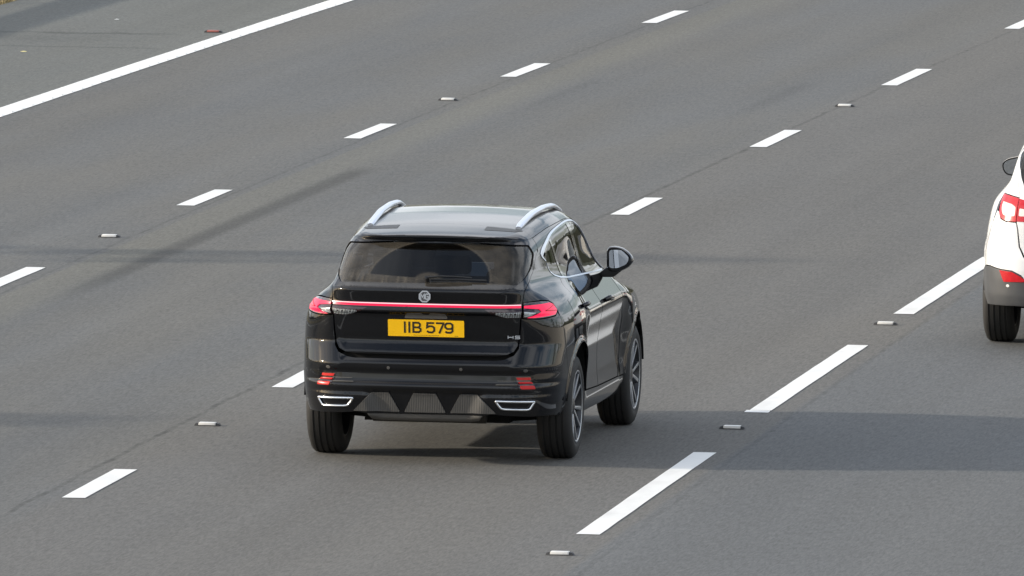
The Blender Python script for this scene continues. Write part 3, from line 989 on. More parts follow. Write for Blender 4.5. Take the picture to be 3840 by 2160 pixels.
    ex_i = fillet([(.500, .453), (.658, .449), (.639, .408), (.626, .405), (.536, .408), (.522, .412)], [.006, .006, .01, .008, .008, .008])
    em = resample((ex_o + ex_i) / 2, .012); EP, _ = B.wrap(em); EP = EP + B.normal(EP) * .010
    for sx in (1, -1):
        ring = [(q[0] * sx, q[1], q[2]) for q in EP]; nb = len(ring); tb = MB()
        cz_ = sum(q[2] for q in ring) / nb
        tb.tube(ring[-1:] + ring + ring[:2], .0085, 8, up=(0, 1, 0), cap=False)
        tb.build('exhaust_trim', M['chrome'], bumper, auto=80)
    both(B, 'W', [ex_i], 'exhaust_grille', M['grille'], bumper, gap=-.001, off=-.006, skirt=0)
    # three ribbed trapezoids of the diffuser
    for pts in ([(-.078, .498), (.078, .498), (.143, .368), (-.143, .368)],):
        panel(B, 'W', [fillet(pts, .008)], 'diffuser_panel', M['ribbed'], bumper, gap=0, off=.012, skirt=.02, sp=(.02, .02))
    both(B, 'W', [fillet([(.245, .498), (.365, .498), (.490, .371), (.172, .368)], .008)], 'diffuser_panel', M['ribbed'], bumper, gap=0, off=.012, skirt=.02, sp=(.02, .02))
    for u, z in ((-.615, .661), (-.250, .668), (.250, .668), (.625, .664)):
        c = [(u + .011 * math.cos(a), z + .011 * math.sin(a)) for a in np.linspace(0, 6.283, 14)[:-1]]
        i = [(u + .0075 * math.cos(a), z + .0075 * math.sin(a)) for a in np.linspace(0, 6.283, 14)[:-1]]
        panel(B, 'W', [c], 'parking_sensor', M['grey_plastic'], bumper, gap=0, step=.004, off=.0015, skirt=.004)
    # --- tail lamps: smoked housing, red arrows, clear strips, lit bar -------------
    for s in (1, -1):
        k = dict(mirror=s < 0)
        lp = panel(B, 'W', [lamp_q], 'tail_light', M['red_dark'], car, gap=.0015, off=.003, skirt=.012, sp=(.02, .01), **k)
        panel(B, 'W', [fillet([(.617, 1.101), (.80, 1.109), (.838, 1.098), (.864, 1.060), (.825, 1.032), (.67, 1.019), (.632, 1.020), (.715, 1.058), (.70, 1.076), (.617, 1.086)], .004)], 'red_lens', M['led_red'], lp, gap=0, off=.008, skirt=.006, sp=(.02, .01), **k)
        panel(B, 'W', [fillet([(.617, 1.060), (.680, 1.054), (.640, 1.031), (.617, 1.030)], .003)], 'clear_lens', M['clear_lens'], lp, gap=0, off=.007, skirt=.005, **k)
        # crossing ridges on the lens
        for l in ([(.74, 1.062), (.85, 1.098)], [(.74, 1.062), (.858, 1.058)]):
            (a, b), (c, d) = l
            panel(B, 'W', [[(a, b), (c, d), (c, d - .004), (a, b - .004)]], 'lens_ridge', M['red'], lp, gap=0, off=.012, skirt=.006, **k)
        wd = panel(B, 'W', [fillet([(.606, 1.078), (.606, 1.022), (.53, 1.018), (.455, 1.050), (.40, 1.076)], [0, 0, .01, .01, .01])], 'lamp_wing', M['red_dark'], tail, gap=.0, off=.003, skirt=.012, sp=(.02, .01), **k)
        panel(B, 'W', [fillet([(.600, 1.058), (.600, 1.027), (.535, 1.023), (.475, 1.050), (.49, 1.056)], .003)], 'reversing_lens', M['ribbed_lens'], wd, gap=0, off=.0065, skirt=.005, **k)
    bar = panel(B, 'W', [fillet(sym([(0, 1.083), (.605, 1.084), (.605, 1.116), (0, 1.116)]), .003)], 'light_bar', M['red_dark'], tail, gap=0, off=.003, skirt=.012, sp=(.03, .006))
    panel(B, 'W', [fillet(sym([(0, 1.087), (.602, 1.088), (.602, 1.102), (0, 1.101)]), .002)], 'lit_strip', M['led_red'], bar, gap=0, off=.008, skirt=.006, sp=(.03, .006))
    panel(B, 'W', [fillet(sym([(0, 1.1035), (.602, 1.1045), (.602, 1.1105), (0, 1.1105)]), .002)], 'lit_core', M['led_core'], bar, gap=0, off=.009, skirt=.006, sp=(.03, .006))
    # --- badges and plate -----------------------------------------------------------
    def frame(u, z, off, up=None):
        P, _ = B.wrap(np.array([[u, z]])); n = B.normal(P)[0]; P = P[0] + n * off
        if up is not None: n = np.array([n[0], -math.cos(math.radians(up)), math.sin(math.radians(up))])
        zax = Vector(n).normalized(); xax = Vector((0, 0, 1)).cross(zax).normalized(); yax = zax.cross(xax)
        return Matrix.Translation(Vector(P)) @ Matrix((xax, yax, zax)).transposed().to_4x4()
    mt = frame(-.002, 1.163, .010, 6)
    oc = [(.0385 * math.cos(math.pi / 8 + k * math.pi / 4), .0385 * math.sin(math.pi / 8 + k * math.pi / 4)) for k in range(8)]
    bd = MB().add([mt @ Vector((x * .98, y * .98, .0)) for x, y in oc] + [mt @ Vector((x * .98, y * .98, .003)) for x, y in oc], [tuple(range(8, 16))] + [(i, (i + 1) % 8, 8 + (i + 1) % 8, 8 + i) for i in range(8)])
    badge = bd.build('badge', M['gloss_black'], tail)
    mt2 = mt @ Matrix.Translation((0, 0, .003))
    strokes([oc + oc[:1]], .0085, .004, 'badge_ring', M['badge'], badge, mt2)
    strokes([[(-.026, -.018), (-.026, .016), (-.014, -.004), (-.002, .016), (-.002, -.018)],
             [(.026, .012), (.020, .017), (.010, .017), (.005, .010), (.005, -.011), (.010, -.018), (.021, -.018), (.026, -.012), (.026, -.001), (.015, -.001)]], .0068, .004, 'badge_letters', M['badge'], badge, mt2)
    mt = frame(.572, .888, .004, 4)
    strokes([[(-.040, -.010), (-.040, .010)], [(-.006, -.010), (-.006, .010)], [(-.040, 0), (-.006, 0)],
             [(.040, .009), (.012, .009), (.008, .005), (.012, 0), (.036, 0), (.040, -.005), (.036, -.009), (.006, -.009)]], .0052, .003, 'model_badge', M['badge'], tail, mt)
    mt = frame(.0, .940, .006)
    pw, ph = .262, .058
    pb = MB().prism(fillet([(-pw, -ph), (pw, -ph), (pw, ph), (-pw, ph)], .006).tolist(), 0, .004, 2)
    pb.v = [tuple(mt @ Vector(v)) for v in pb.v]
    plate = pb.build('number_plate', M['yellow'], tail)
    mt2 = mt @ Matrix.Translation((-.021, .006, .004))
    H, w = .0395, .025
    def gl(ch, cx):
        S = {'I': [[(0, -H), (0, H)]],
             'B': [[(-w, -H + .007), (-w, H - .007), (w * .45, H - .007), (w * .85, H - .016), (w * .85, .010), (w * .45, 0), (w, -.010), (w, -H + .016), (w * .55, -H + .007), (-w, -H + .007)], [(-w, 0), (w * .45, 0)]],
             '5': [[(w, H - .007), (-w * .85, H - .007), (-w * .95, .002), (-w * .3, .010), (w * .45, .010), (w, .0), (w, -H + .018), (w * .45, -H + .007), (-w * .45, -H + .007), (-w, -H + .016)]],
             '7': [[(-w, H - .007), (w, H - .007), (w * .9, H - .018), (-w * .15, -H)]],
             '9': [[(w, .002), (w * .5, -.006), (-w * .5, -.006), (-w, .004), (-w, H - .017), (-w * .5, H - .007), (w * .5, H - .007), (w, H - .017), (w, -H + .018), (w * .5, -H + .007), (-w * .5, -H + .007), (-w, -H + .015)]]}[ch]
        return [[(x + cx, y) for x, y in l] for l in S]
    tx = []
    for ch, cx in (('I', -.125), ('I', -.094), ('B', -.042), ('5', .042 + .010), ('7', .105 + .010), ('9', .168 + .010)):
        tx += gl(ch, cx)
    strokes(tx, .0135, .0008, 'plate_characters', M['ink'], plate, mt2)
    ft = []; x = -.085
    while x < .085:
        l = RND.uniform(.004, .012); ft.append([(x, -.0485), (x + l, -.0485)]); x += l + .003
    strokes([[(.195, -.0505), (.220, -.0505)]], .0022, .0006, 'plate_mark', M['ink'], plate, mt @ Matrix.Translation((0, 0, .004)))
    strokes(ft, .0022, .0006, 'plate_footer', M['ink'], plate, mt @ Matrix.Translation((0, 0, .004)))
    # plate lamp housing: two rounded pockets above the plate
    panel(B, 'W', [fillet([(-.150, 1.006), (-.135, 1.040), (-.03, 1.044), (-.02, 1.033), (.02, 1.033), (.03, 1.044), (.135, 1.040), (.15, 1.006)], .012)], 'plate_lamp_housing', M['grey_plastic'], tail, gap=0, off=.003, skirt=.006)
    # --- wiper -----------------------------------------------------------------------
    def on(u, z, off):
        P, _ = B.wrap(np.array([[u, z]])); return tuple(P[0] + B.normal(P)[0] * off)
    wb = MB()
    wb.tube([on(-.005, 1.262, -.004), on(-.005, 1.262, .028)], .016, 12)
    wb.tube([on(-.005, 1.262, .026), on(.08, 1.268, .030), on(.20, 1.270, .026), on(.30, 1.268, .020)], [(.011, .008), (.010, .007), (.008, .006), (.006, .005)], 8)
    wip = wb.build('rear_wiper', pl, tail)
    MB().tube([on(.02, 1.262, .006), on(.20, 1.265, .008), on(.40, 1.262, .006)], (.005, .008), 6).build('wiper_blade', pl, wip)
    # --- doors, sills, wings -------------------------------------------------------
    rdoor = dc + arch(.472, 60, 10, 0, zc, 10)[1:] + [(Uy(.50), .425), (Uy(1.17), .405), (Uy(1.165), .9), (Uy(1.12), 1.05), (Uy(1.10), 1.181)]
    fdoor = [(Uy(1.11), 1.181), (Uy(1.13), 1.05), (Uy(1.175), .9), (Uy(1.18), .405), (Uy(2.10), .395), (Uy(2.20), .55), (Uy(2.22), .8), (Uy(2.10), 1.0), (Uy(2.02), 1.149)]
    sill = [(Uy(.47), .42), (Uy(1.18), .40), (Uy(2.11), .39), (Uy(2.30), .385), (Uy(2.30), .28), (Uy(2.1), .262), (Uy(.6), .275), (Uy(.46), .29), (Uy(.435), .345)]
    wing = [(Uy(2.03), 1.145), (Uy(2.11), 1.0), (Uy(2.23), .8), (Uy(2.21), .55), (Uy(2.12), .39)] + [(Uy(2.765) + .435 * math.cos(math.radians(a)), zc + .435 * math.sin(math.radians(a))) for a in np.linspace(176, 20, 30)] + [(Uy(3.30), .60), (Uy(3.28), .87), (Uy(3.0), .945), (Uy(2.6), 1.0), (Uy(2.3), 1.06), (Uy(2.17), 1.11)]
    for s in (1, -1):
        k = dict(mirror=s < 0)
        rd = panel(B, 'W', [rdoor], 'rear_door', bk, car, sp=(.03, .014), **k)
        fd = panel(B, 'W', [fdoor], 'front_door', bk, car, sp=(.03, .014), **k)
        panel(B, 'W', [sill], 'sill', bk, car, sp=(.04, .012), **k)
        panel(B, 'W', [wing], 'front_wing', bk, car, sp=(.03, .014), **k)
        # glazing
        qg = [(Uy(y), z) for y, z in [(.14, 1.236), (.02, 1.262), (-.03, 1.295), (-.04, 1.335), (-.02, 1.375), (.05, 1.422), (.16, 1.463), (.21, 1.474), (.30, 1.225), (.22, 1.228)]]
        rg = [(Uy(y), z) for y, z in [(.36, 1.213), (.26, 1.484), (.40, 1.506), (.65, 1.526), (.98, 1.537), (1.00, 1.537), (1.09, 1.186), (.9, 1.193), (.5, 1.207)]]
        fg = [(Uy(y), z) for y, z in [(1.20, 1.184), (1.11, 1.535), (1.25, 1.526), (1.38, 1.504), (1.52, 1.446), (1.985, 1.166), (1.90, 1.158), (1.5, 1.172)]]
        panel(B, 'W', [qg], 'quarter_window', M['glass_priv'], car, gap=0, off=-.004, skirt=0, sp=(.04, .03), **k)
        panel(B, 'W', [rg], 'window', M['glass_priv'], rd, gap=0, off=-.004, skirt=0, sp=(.05, .03), **k)
        panel(B, 'W', [fg], 'window', M['glass_side'], fd, gap=0, off=-.004, skirt=0, sp=(.05, .03), **k)
        # black surround with the glass cut out of it
        sur = [(u, z - .012) for u, z in dlo_top[3:]] + [(Uy(2.02), 1.152)] + dlo_bot[:-2] + [(Uy(-.045), 1.375), (Uy(.0), 1.405)]
        panel(B, 'W', [sur, qg, rg, fg], 'window_surround', gb, car, gap=0, off=-.0015, skirt=.01, sp=(.04, .02), **k)
        # bright finisher over the glass, broad at the tail, and thin below it
        up = dlo_top
        inn = [(u, z - (.012 + .012 * float(sst(Uy(.6), Uy(.0), u)) + .02 * float(sst(Uy(.1), Uy(-.12), u)))) for u, z in up[4:-1]]
        chm = up + [(Uy(2.0), 1.160)] + inn[::-1] + [(Uy(-.055), 1.352), (Uy(-.075), 1.352), (Uy(-.155), 1.384)]
        panel(B, 'W', [chm], 'window_trim', M['satin'], car, gap=.001, step=.012, off=.004, skirt=.008, sp=(.03, .006), **k)
        low = [(u, z + .006) for u, z in dlo_bot[:-2]]
        panel(B, 'W', [low + [(u, z - .004) for u, z in dlo_bot[:-2]][::-1]], 'waist_trim', M['satin'], car, gap=0, step=.02, off=.003, skirt=.006, sp=(.05, .005), **k)
        # handles
        for d, y0, z0 in ((rd, .22, 1.030), (fd, 1.33, .988)):
            sx = 1 if s > 0 else -1
            pts = []
            for t in np.linspace(0, 1, 9):
                P, _ = B.wrap(np.array([[Uy(y0 + .21 * t), z0 - .012 * t]])); n = B.normal(P)[0]
                P = P[0] + n * (.004 + .030 * min(1, math.sin(math.pi * t) * 1.8)); pts.append((P[0] * sx, P[1], P[2]))
            MB().tube(pts, [(.010, .014)] + [(.013, .017)] * 7 + [(.009, .013)], 10).build('handle', bk, d)
        # mirror: housing, glass, foot
        sx = 1 if s > 0 else -1
        mo = [(.853, 1.300), (.868, 1.326), (.91, 1.331), (.968, 1.320), (1.010, 1.290), (1.046, 1.246), (1.030, 1.205), (.985, 1.172), (.92, 1.152), (.872, 1.158), (.857, 1.18)]
        dxm = 0.0 if s > 0 else -.045
        cx, cz = .945 + dxm, 1.245
        mo = [(x + dxm, z) for x, z in fillet(mo, .02, 3)]
        V = []; n = len(mo)
        for sc_, yy, dz in ((.93, 1.700, 0), (1.0, 1.712, 0), (1.02, 1.75, 0), (.92, 1.815, -.002), (.62, 1.855, -.004), (.05, 1.868, -.006)):
            V += [((cx + (x - cx) * sc_) * sx, yy + .10 * (cx - x) * .9, cz + (z - cz) * sc_ + dz + .0) for x, z in mo]
        Fc = [(r * n + i, r * n + (i + 1) % n, (r + 1) * n + (i + 1) % n, (r + 1) * n + i) for r in range(5) for i in range(n)]
        mb = MB().add(V, Fc)
        mb.add([((cx + (x - cx) * .93) * sx, 1.712 + .09 * (cx - x), cz + (z - cz) * .93) for x, z in mo], [tuple(range(n))])
        mir = mb.build('door_mirror', gb, car, auto=50)
        mg = [(x + dxm, z) for x, z in fillet([(.872, 1.306), (.962, 1.308), (1.018, 1.258), (1.003, 1.212), (.935, 1.181), (.878, 1.181)], .02, 3)]
        gv = [(x * sx, 1.7085 + .09 * (cx - x) - (z - cz) * (-.16) * 1.0 - .012, z) for x, z in mg]
        MB().add(gv, [tuple(range(len(mg)))]).build('mirror_glass', M['mirror'], mir, auto=80)
        MB().prism([(.80, 1.142), (.825, 1.112), (.90, 1.114), (.965, 1.166), (.92, 1.190), (.862, 1.190)], 1.745, 1.80, 1).build('mirror_foot', pl, mir, bevel=.008) if s > 0 else \
            MB().prism([(-.79, 1.140), (-.815, 1.108), (-.86, 1.112), (-.94, 1.168), (-.885, 1.192), (-.82, 1.192)], 1.73, 1.82, 1).build('mirror_foot', pl, mir, bevel=.008)
        # roof rail on two feet
        pts = []
        for t in np.linspace(0, 1, 22):
            y = -.135 + 1.72 * t; x = .512 + .035 * t
            P, _ = B.top(np.array([[x, y]])); hgt = .004 + .022 * min(1.0, 3.2 * t, 4.0 * (1 - t)) ** .8
            pts.append((x * sx, y, P[0, 2] + hgt))
        MB().tube(pts, [(.020, .012)] + [(.026, .018)] * 20 + [(.018, .009)], 12).build('roof_rail', M['satin'], car, auto=60)
        # head lamp and arch liners
        for yc in (0, 2.765):
            lb = MB(); V = []; na = 24
            for a in np.linspace(8, 172, na):
                ca_, sa_ = math.cos(math.radians(a)), math.sin(math.radians(a))
                V += [(.912 * sx, yc + .44 * ca_, zc + .44 * sa_), (.52 * sx, yc + .44 * ca_, zc + .44 * sa_)]
            lb.add(V, [(2 * i, 2 * i + 1, 2 * i + 3, 2 * i + 2) for i in range(na - 1)])
            lb.add([(.52 * sx, y, z) for x, y, z in V[1::2]], [tuple(range(na))])
            lb.build('arch_liner', M['liner'], car)
    # --- front end (seen only from elsewhere) -----------------------------------------
    fb = sym([(0, .30), (.55, .30), (.72, .36), (.76, .55), (.74, .74), (.5, .80), (0, .80)])
    panel(B, 'F', [fb], 'front_bumper', bk, car, sp=(.05, .04), step=.04, skirt=.03)
    panel(B, 'F', [fillet(sym([(0, .42), (.45, .42), (.58, .60), (.40, .70), (0, .70)]), .03)], 'grille', M['grille'], car, sp=(.06, .06), step=.05, off=.004, skirt=.01)
    both(B, 'F', [fillet([(.42, .76), (.70, .70), (.72, .78), (.45, .81)], .01)], 'headlight', M['clear_lens'], car, sp=(.04, .03), step=.03, off=.006, skirt=.02)
    # --- floor, exhaust box, suspension -------------------------------------------------
    ub = MB(); ub.prism([(-.80, .40), (-.70, .40), (.45, .36), (.55, .24), (2.2, .24), (2.35, .33), (3.4, .33), (3.5, .5), (3.4, .75), (2.3, .62), (.5, .62), (-.7, .62)], -.52, .52, 0)
    ub.box((0, 1.38, .34), (1.72, 1.7, .14))
    ub.build('underbody', M['liner'], car)
    sm = MB(); sm.tube([(-.40, -.62, .385), (.38, -.62, .385)], (.11, .070), 14, up=(0, 1, 0)); sm.build('silencer', M['grille'], car, auto=40)
    su = MB(); su.tube([(-.72, -.02, .30), (-.30, -.06, .27), (.30, -.06, .27), (.72, -.02, .30)], .035, 8)
    su.box((-.42, -.22, .285), (.16, .30, .05)); su.box((.42, -.22, .285), (.16, .30, .05))
    su.build('rear_axle', M['liner'], car)
    MB().box((-.40, -.375, .296), (.055, .004, .03)).build('axle_label', M['debris2'], car)
    # --- cabin ---------------------------------------------------------------------------
    def seat(x, y, zb, wdt, hgt, ang, name='seat'):
        e = MB()
        m = Matrix.Rotation(math.radians(ang), 4, 'X')
        e.box((x, y + .24, zb - .05), (wdt, .50, .16))
        bkp = m @ Vector((0, 0, hgt / 2))
        e.box((x + bkp.x, y + bkp.y, zb + bkp.z), (wdt, .14, hgt), m)
        return e, m
    e, m = seat(0, .42, .62, 1.28, .60, 14); rs = e.build('rear_seat', M['seat'], car, bevel=.05, seg=3)
    for x in (-.42, 0, .42):
        p_ = m @ Vector((x, 0, .69)); MB().box((p_.x, .42 + p_.y, .62 + p_.z), (.26, .09, .17 if x else .12), m).build('headrest', M['seat'], rs, bevel=.035, seg=3)
    for x in (-.37, .37):
        e, m = seat(x, 1.22, .60, .52, .62, 16); fs = e.build('front_seat', M['seat'], car, bevel=.055, seg=3)
        p_ = m @ Vector((x, 0, .74)); MB().box((p_.x, 1.22 + p_.y, .60 + p_.z), (.27, .10, .20), m).build('headrest', M['seat'], fs, bevel=.04, seg=3)
    db = MB().prism([(1.95, .55), (1.90, .95), (2.0, 1.06), (2.34, 1.09), (2.34, .55)], -.72, .72, 0); dsh = db.build('dashboard', M['trim_in'], car, bevel=.03)
    MB().box((.02, 1.90, 1.10), (.30, .015, .17)).build('screen', M['screen'], dsh, bevel=.006)
    MB().box((0, -.30, .78), (1.25, .72, .04)).build('load_floor', M['trim_in'], car)
    MB().box((0, .12, 1.05), (1.28, .44, .02)).build('parcel_shelf', M['trim_in'], car)
    sw = MB(); sw.lathe_x([(-.012 + .0, .175), (.0, .187), (.012, .175), (.0, .163)], 24, closed=True)
    sw.v = [tuple(Vector((.37, 1.74, .98)) + Matrix.Rotation(math.radians(90), 4, 'Z') @ (Matrix.Rotation(math.radians(-25), 4, 'Y') @ Vector(v))) for v in sw.v]
    sw.build('steering_wheel', pl, car)
    # --- wheels ---------------------------------------------------------------------------
    wr = make_wheel('wheel'); wr.parent = car; wr.location = (.797, 0, .356)
    for x, y, sgn in ((.797, 2.765, 1), (-.797, 0, -1), (-.797, 2.765, -1)):
        w2 = copy_tree(wr, car); w2.location = (x, y, .356)
        w2.rotation_euler = (RND.uniform(0, 6), 0, math.pi if sgn < 0 else 0)
    wr.rotation_euler = (.55, 0, 0)
    return car

def _grille():
    m = Mat('dark_mesh'); P = m.coord(); x, y, z = m.sep(P)
    s = (x * 420.0).sin() * .5 + .5
    m.set(Base_Color=m.mix(s, (.004, .004, .004), (.030, .028, .026)), Roughness=.5); return m.m
def _ribbed():
    m = Mat('ribbed_dark_plastic'); P = m.coord(); x, y, z = m.sep(P)
    s = (x * 520.0).sin() * .5 + .5; n = m.noise(P, 8, 4)
    m.set(Base_Color=m.scale(m.mix(s, (.045, .044, .042), (.082, .079, .075)), n * .6 + .7), Roughness=.55); m.bump(s, .5, .003); return m.m
def _rl():
    m = Mat('ribbed_clear_lens'); P = m.coord(); x, y, z = m.sep(P)
    s = ((x * 560.0).sin() * .5 + .5).step(.2, .8)
    m.set(Base_Color=m.mix(s, (.05, .055, .06), (.42, .45, .46)), Roughness=.15, Coat_Weight=.8); return m.m
M['grille'] = _grille(); M['ribbed'] = _ribbed(); M['ribbed_lens'] = _rl()
M['badge'] = simple('bright_badge', (.36, .37, .39), .30, .75, .03)
M['screen'] = emis('dashboard_screen', (.25, .38, .55), .10, (.02, .02, .03))
build_black_suv()

# ----------------------------------------------------------------------------
#  the white SUV cut by the right edge of the picture
# ----------------------------------------------------------------------------
class WhiteBody(SuvBody):
    PX, PY, PR = 0.50, -0.30, 0.40
    def __init__(self):
        self.yr = Tab([(.20, -.66), (.28, -.76), (.32, -.815), (.40, -.845), (.52, -.862), (.60, -.862), (.70, -.842), (.73, -.815), (.80, -.806),
                       (.95, -.798), (1.08, -.770), (1.17, -.725), (1.50, -.470), (1.54, -.475), (1.58, -.44), (1.70, -.30)], .012)
        self.wq = Tab([(.22, .83), (.30, .885), (.40, .905), (.60, .908), (.75, .905), (.88, .890), (1.0, .868), (1.10, .838), (1.16, .800),
                       (1.22, .760), (1.30, .735), (1.45, .690), (1.56, .655), (1.70, .61)], .02)
        self.wd = Tab([(.22, .84), (.30, .895), (.40, .900), (.50, .868), (.70, .872), (.88, .885), (.96, .880), (1.06, .850), (1.14, .805), (1.20, .768),
                       (1.30, .735), (1.45, .690), (1.56, .655), (1.70, .61)], .015)
        self.tc = Tab([(-1.0, 1.40), (-.50, 1.560), (-.2, 1.605), (.2, 1.640), (.8, 1.655), (1.2, 1.640), (1.5, 1.600), (1.65, 1.54), (2.25, 1.12),
                       (2.5, 1.07), (3.0, 1.01), (3.3, .93), (3.5, .70)], .05)
        self.fr = Tab([(.2, 3.25), (.3, 3.42), (.5, 3.50), (.7, 3.48), (.85, 3.40), (1.0, 3.3)], .03)
    def R(self, X, Z):
        return self.yr(Z) + (.10 + .05 * sst(1.0, 1.3, Z)) * X * X
    def S(self, Y, Z):
        q = sst(.60, .22, Y) + sst(2.0, 2.35, Y)
        w = self.wd(Z) * (1 - q) + self.wq(Z) * q
        for yc in (0.0, 2.64):
            r = np.hypot(Y - yc, Z - .35)
            w = w + .012 * np.exp(-((r - .42) / .022) ** 2) * sst(.30, .45, Z)
        gz = sst(1.05, 1.24, Z)
        tb = .12 * np.maximum(.10 - Y, 0) ** 2 + .13 * (np.maximum(Y - 2.2, 0) / 1.3) ** 2
        tg = .060 * (np.maximum(1.0 - Y, 0) / 1.4) ** 2 + .05 * np.maximum(Y - 1.2, 0) ** 2
        return w - tb * (1 - gz) - tg * gz

def build_white_suv():
    B = WhiteBody()
    car = empty('white_suv', (5.415, 1.065, 0), math.radians(-.1))
    tag(car, 'white SUV with grey lower bumper at the right edge of the picture', 'car')
    wh, gp, gb = M['white'], M['clad'], M['gloss_black']
    zc = .352
    K = dict(sp=(.04, .02), step=.02)
    ze = Tab([(-.1, 1.545), (.4, 1.535), (.5, 1.528), (1.1, 1.510), (1.25, 1.512), (1.43, 1.525), (1.75, 1.548), (2.1, 1.556), (2.4, 1.556), (2.6, 1.545), (2.8, 1.52), (3.0, 1.475), (3.58, 1.12)], .02)
    def zl(u0, u1, n, d=0.0): return [(u, float(ze(u)) + d) for u in np.linspace(u0, u1, n)]
    shut = [(.600, 1.135), (.606, 1.165), (.64, 1.23), (.72, 1.31), (.86, 1.39), (1.0, 1.44), (1.10, 1.47)]
    lamp = fillet([(.826, 1.152), (.79, 1.09), (.772, 1.02), (.738, .975), (.68, .958), (.598, .955), (.598, 1.128), (.70, 1.143)], [.01, .02, .03, .03, .03, 0, 0, .02])
    lamp_in = fillet([(.762, 1.098), (.748, 1.04), (.720, 1.002), (.69, .994), (.612, .996), (.612, 1.062), (.65, 1.083)], .012)
    g = [(0, 1.20), (.50, 1.20), (.565, 1.205), (.60, 1.25), (.68, 1.33), (.80, 1.40), (.93, 1.45)] + zl(.90, 0, 12, -.035)
    tg = sym([(0, .66), (.46, .66), (.53, .70), (.565, .77), (.582, .90)] + [(.594, .95)] + shut[:-1] + zl(1.0, 0, 12, -.02))
    tail = panel(B, 'W', [tg, sym(g)], 'tailgate', wh, car, **K)
    panel(B, 'W', [sym(g)], 'rear_window', M['glass_rear2'], tail, off=-.006, skirt=0, **K)
    gi = [(0, 1.225), (.48, 1.225), (.54, 1.23), (.575, 1.268), (.65, 1.343), (.77, 1.408)] + zl(.75, 0, 12, -.07)
    panel(B, 'W', [sym(g), sym(gi)], 'window_border', gb, tail, off=-.009, skirt=0, **K)
    panel(B, 'W', [sym(zl(0, 1.10, 14, -.02) + zl(1.16, 0, 14))], 'spoiler_edge', wh, tail, sp=(.04, .01), step=.015, skirt=.03)
    te, _ = B.wrap(np.array(zl(0, 3.0, 70)))
    panel(B, 'T', [sym([tuple(q[:2]) for q in te] + [(.5, 1.58), (0, 1.62)])], 'roof', wh, car, sp=(.06, .05), step=.03, skirt=.02)
    wl, _ = B.wrap(np.array(zl(3.02, 3.56, 14)))
    panel(B, 'T', [sym([(0, 1.63), (.5, 1.59)] + [tuple(q[:2]) for q in wl] + [(.5, 2.28), (0, 2.34)])], 'windscreen', M['glass_front'], car, sp=(.08, .06), step=.05, off=-.004, skirt=0)
    panel(B, 'T', [sym([(0, 2.36), (.5, 2.30), (.72, 2.22), (.74, 2.6), (.66, 3.1), (.4, 3.27), (0, 3.30)])], 'bonnet', wh, car, sp=(.08, .06), step=.05, skirt=.02)
    dt = [(Uy(y), z) for y, z in smooth_line([(-.30, 1.36), (-.05, 1.43), (.3, 1.50), (.8, 1.52), (1.2, 1.505), (1.45, 1.44), (1.98, 1.14)], 4)]
    db = [(Uy(y), z) for y, z in [(1.9, 1.135), (.9, 1.18), (.3, 1.22), (.0, 1.27), (-.2, 1.32)]]
    top_edge = [(1.16, float(ze(1.16)))] + zl(1.2, 3.55, 40)
    arc = arch(.42, 8, 150, 0, zc, 24)
    q = shut + top_edge + [(Uy(2.1), 1.10)] + dt[::-1] + db[::-1][1:3] + [(Uy(.30), 1.22), (Uy(.2), 1.05), (Uy(.28), .85)] + arch(.455, 55, 9, 0, zc, 8) + arc + [(.98, .72), (.93, .80), (.86, .93), (.84, 1.02), (.842, 1.13), (.836, 1.158), (.70, 1.148)]
    both(B, 'W', [q], 'quarter_panel', wh, car, **K)
    bu = [(0, .655), (.46, .655), (.535, .695), (.572, .77), (.588, .90), (.600, .950), (.68, .952), (.742, .970), (.778, 1.018), (.81, 1.03), (.845, .95), (.91, .81), (.965, .72), (.99, .60), (.90, .612), (.80, .617), (.70, .602), (.60, .592), (.545, .56), (.51, .505), (.40, .485), (0, .485)]
    bump = panel(B, 'W', [sym(bu)], 'rear_bumper', wh, car, sp=(.03, .015), step=.016)
    cl = [(0, .482), (.40, .482), (.508, .50), (.543, .556), (.60, .588), (.70, .598), (.80, .613), (.90, .608), (.99, .597)] + arch(.42, 149, 186, 0, zc, 8) + [(.95, .315), (.80, .32), (.60, .325), (.50, .322), (0, .322)]
    lowb = panel(B, 'W', [sym(cl)], 'lower_bumper', gp, car, sp=(.03, .015), step=.016, gap=.001)
    both(B, 'W', [fillet([(.690, .592), (.60, .584), (.55, .552), (.505, .513), (.655, .507)], .006)], 'red_reflector', M['red2'], lowb, gap=0, off=.006, skirt=.01)
    both(B, 'W', [[(.63 + .011 * math.cos(a), .478 + .011 * math.sin(a)) for a in np.linspace(0, 6.283, 14)[:-1]]], 'parking_sensor', M['stud_white'], lowb, gap=0, step=.005, off=.002, skirt=.004)
    for s in (1, -1):
        k = dict(mirror=s < 0); sx = s
        lp = panel(B, 'W', [lamp, lamp_in], 'tail_light', M['red2'], car, gap=.001, off=.005, skirt=.012, sp=(.03, .015), **k)
        panel(B, 'W', [lamp_in], 'clear_lens', M['clear_lens2'], lp, gap=0, off=.004, skirt=0, sp=(.03, .015), **k)
        li = fillet([(.594, 1.126), (.594, .957), (.47, .955), (.40, .985), (.36, 1.03), (.40, 1.07), (.48, 1.10)], [0, 0, .02, .02, .02, .02, .02])
        li2 = fillet([(.582, 1.055), (.582, .998), (.49, .998), (.45, 1.025), (.50, 1.045)], .008)
        lt = panel(B, 'W', [li, li2], 'tailgate_lamp', M['red2'], tail, gap=.001, off=.005, skirt=.012, sp=(.03, .015), **k)
        panel(B, 'W', [li2], 'clear_lens', M['clear_lens2'], lt, gap=0, off=.004, skirt=0, **k)
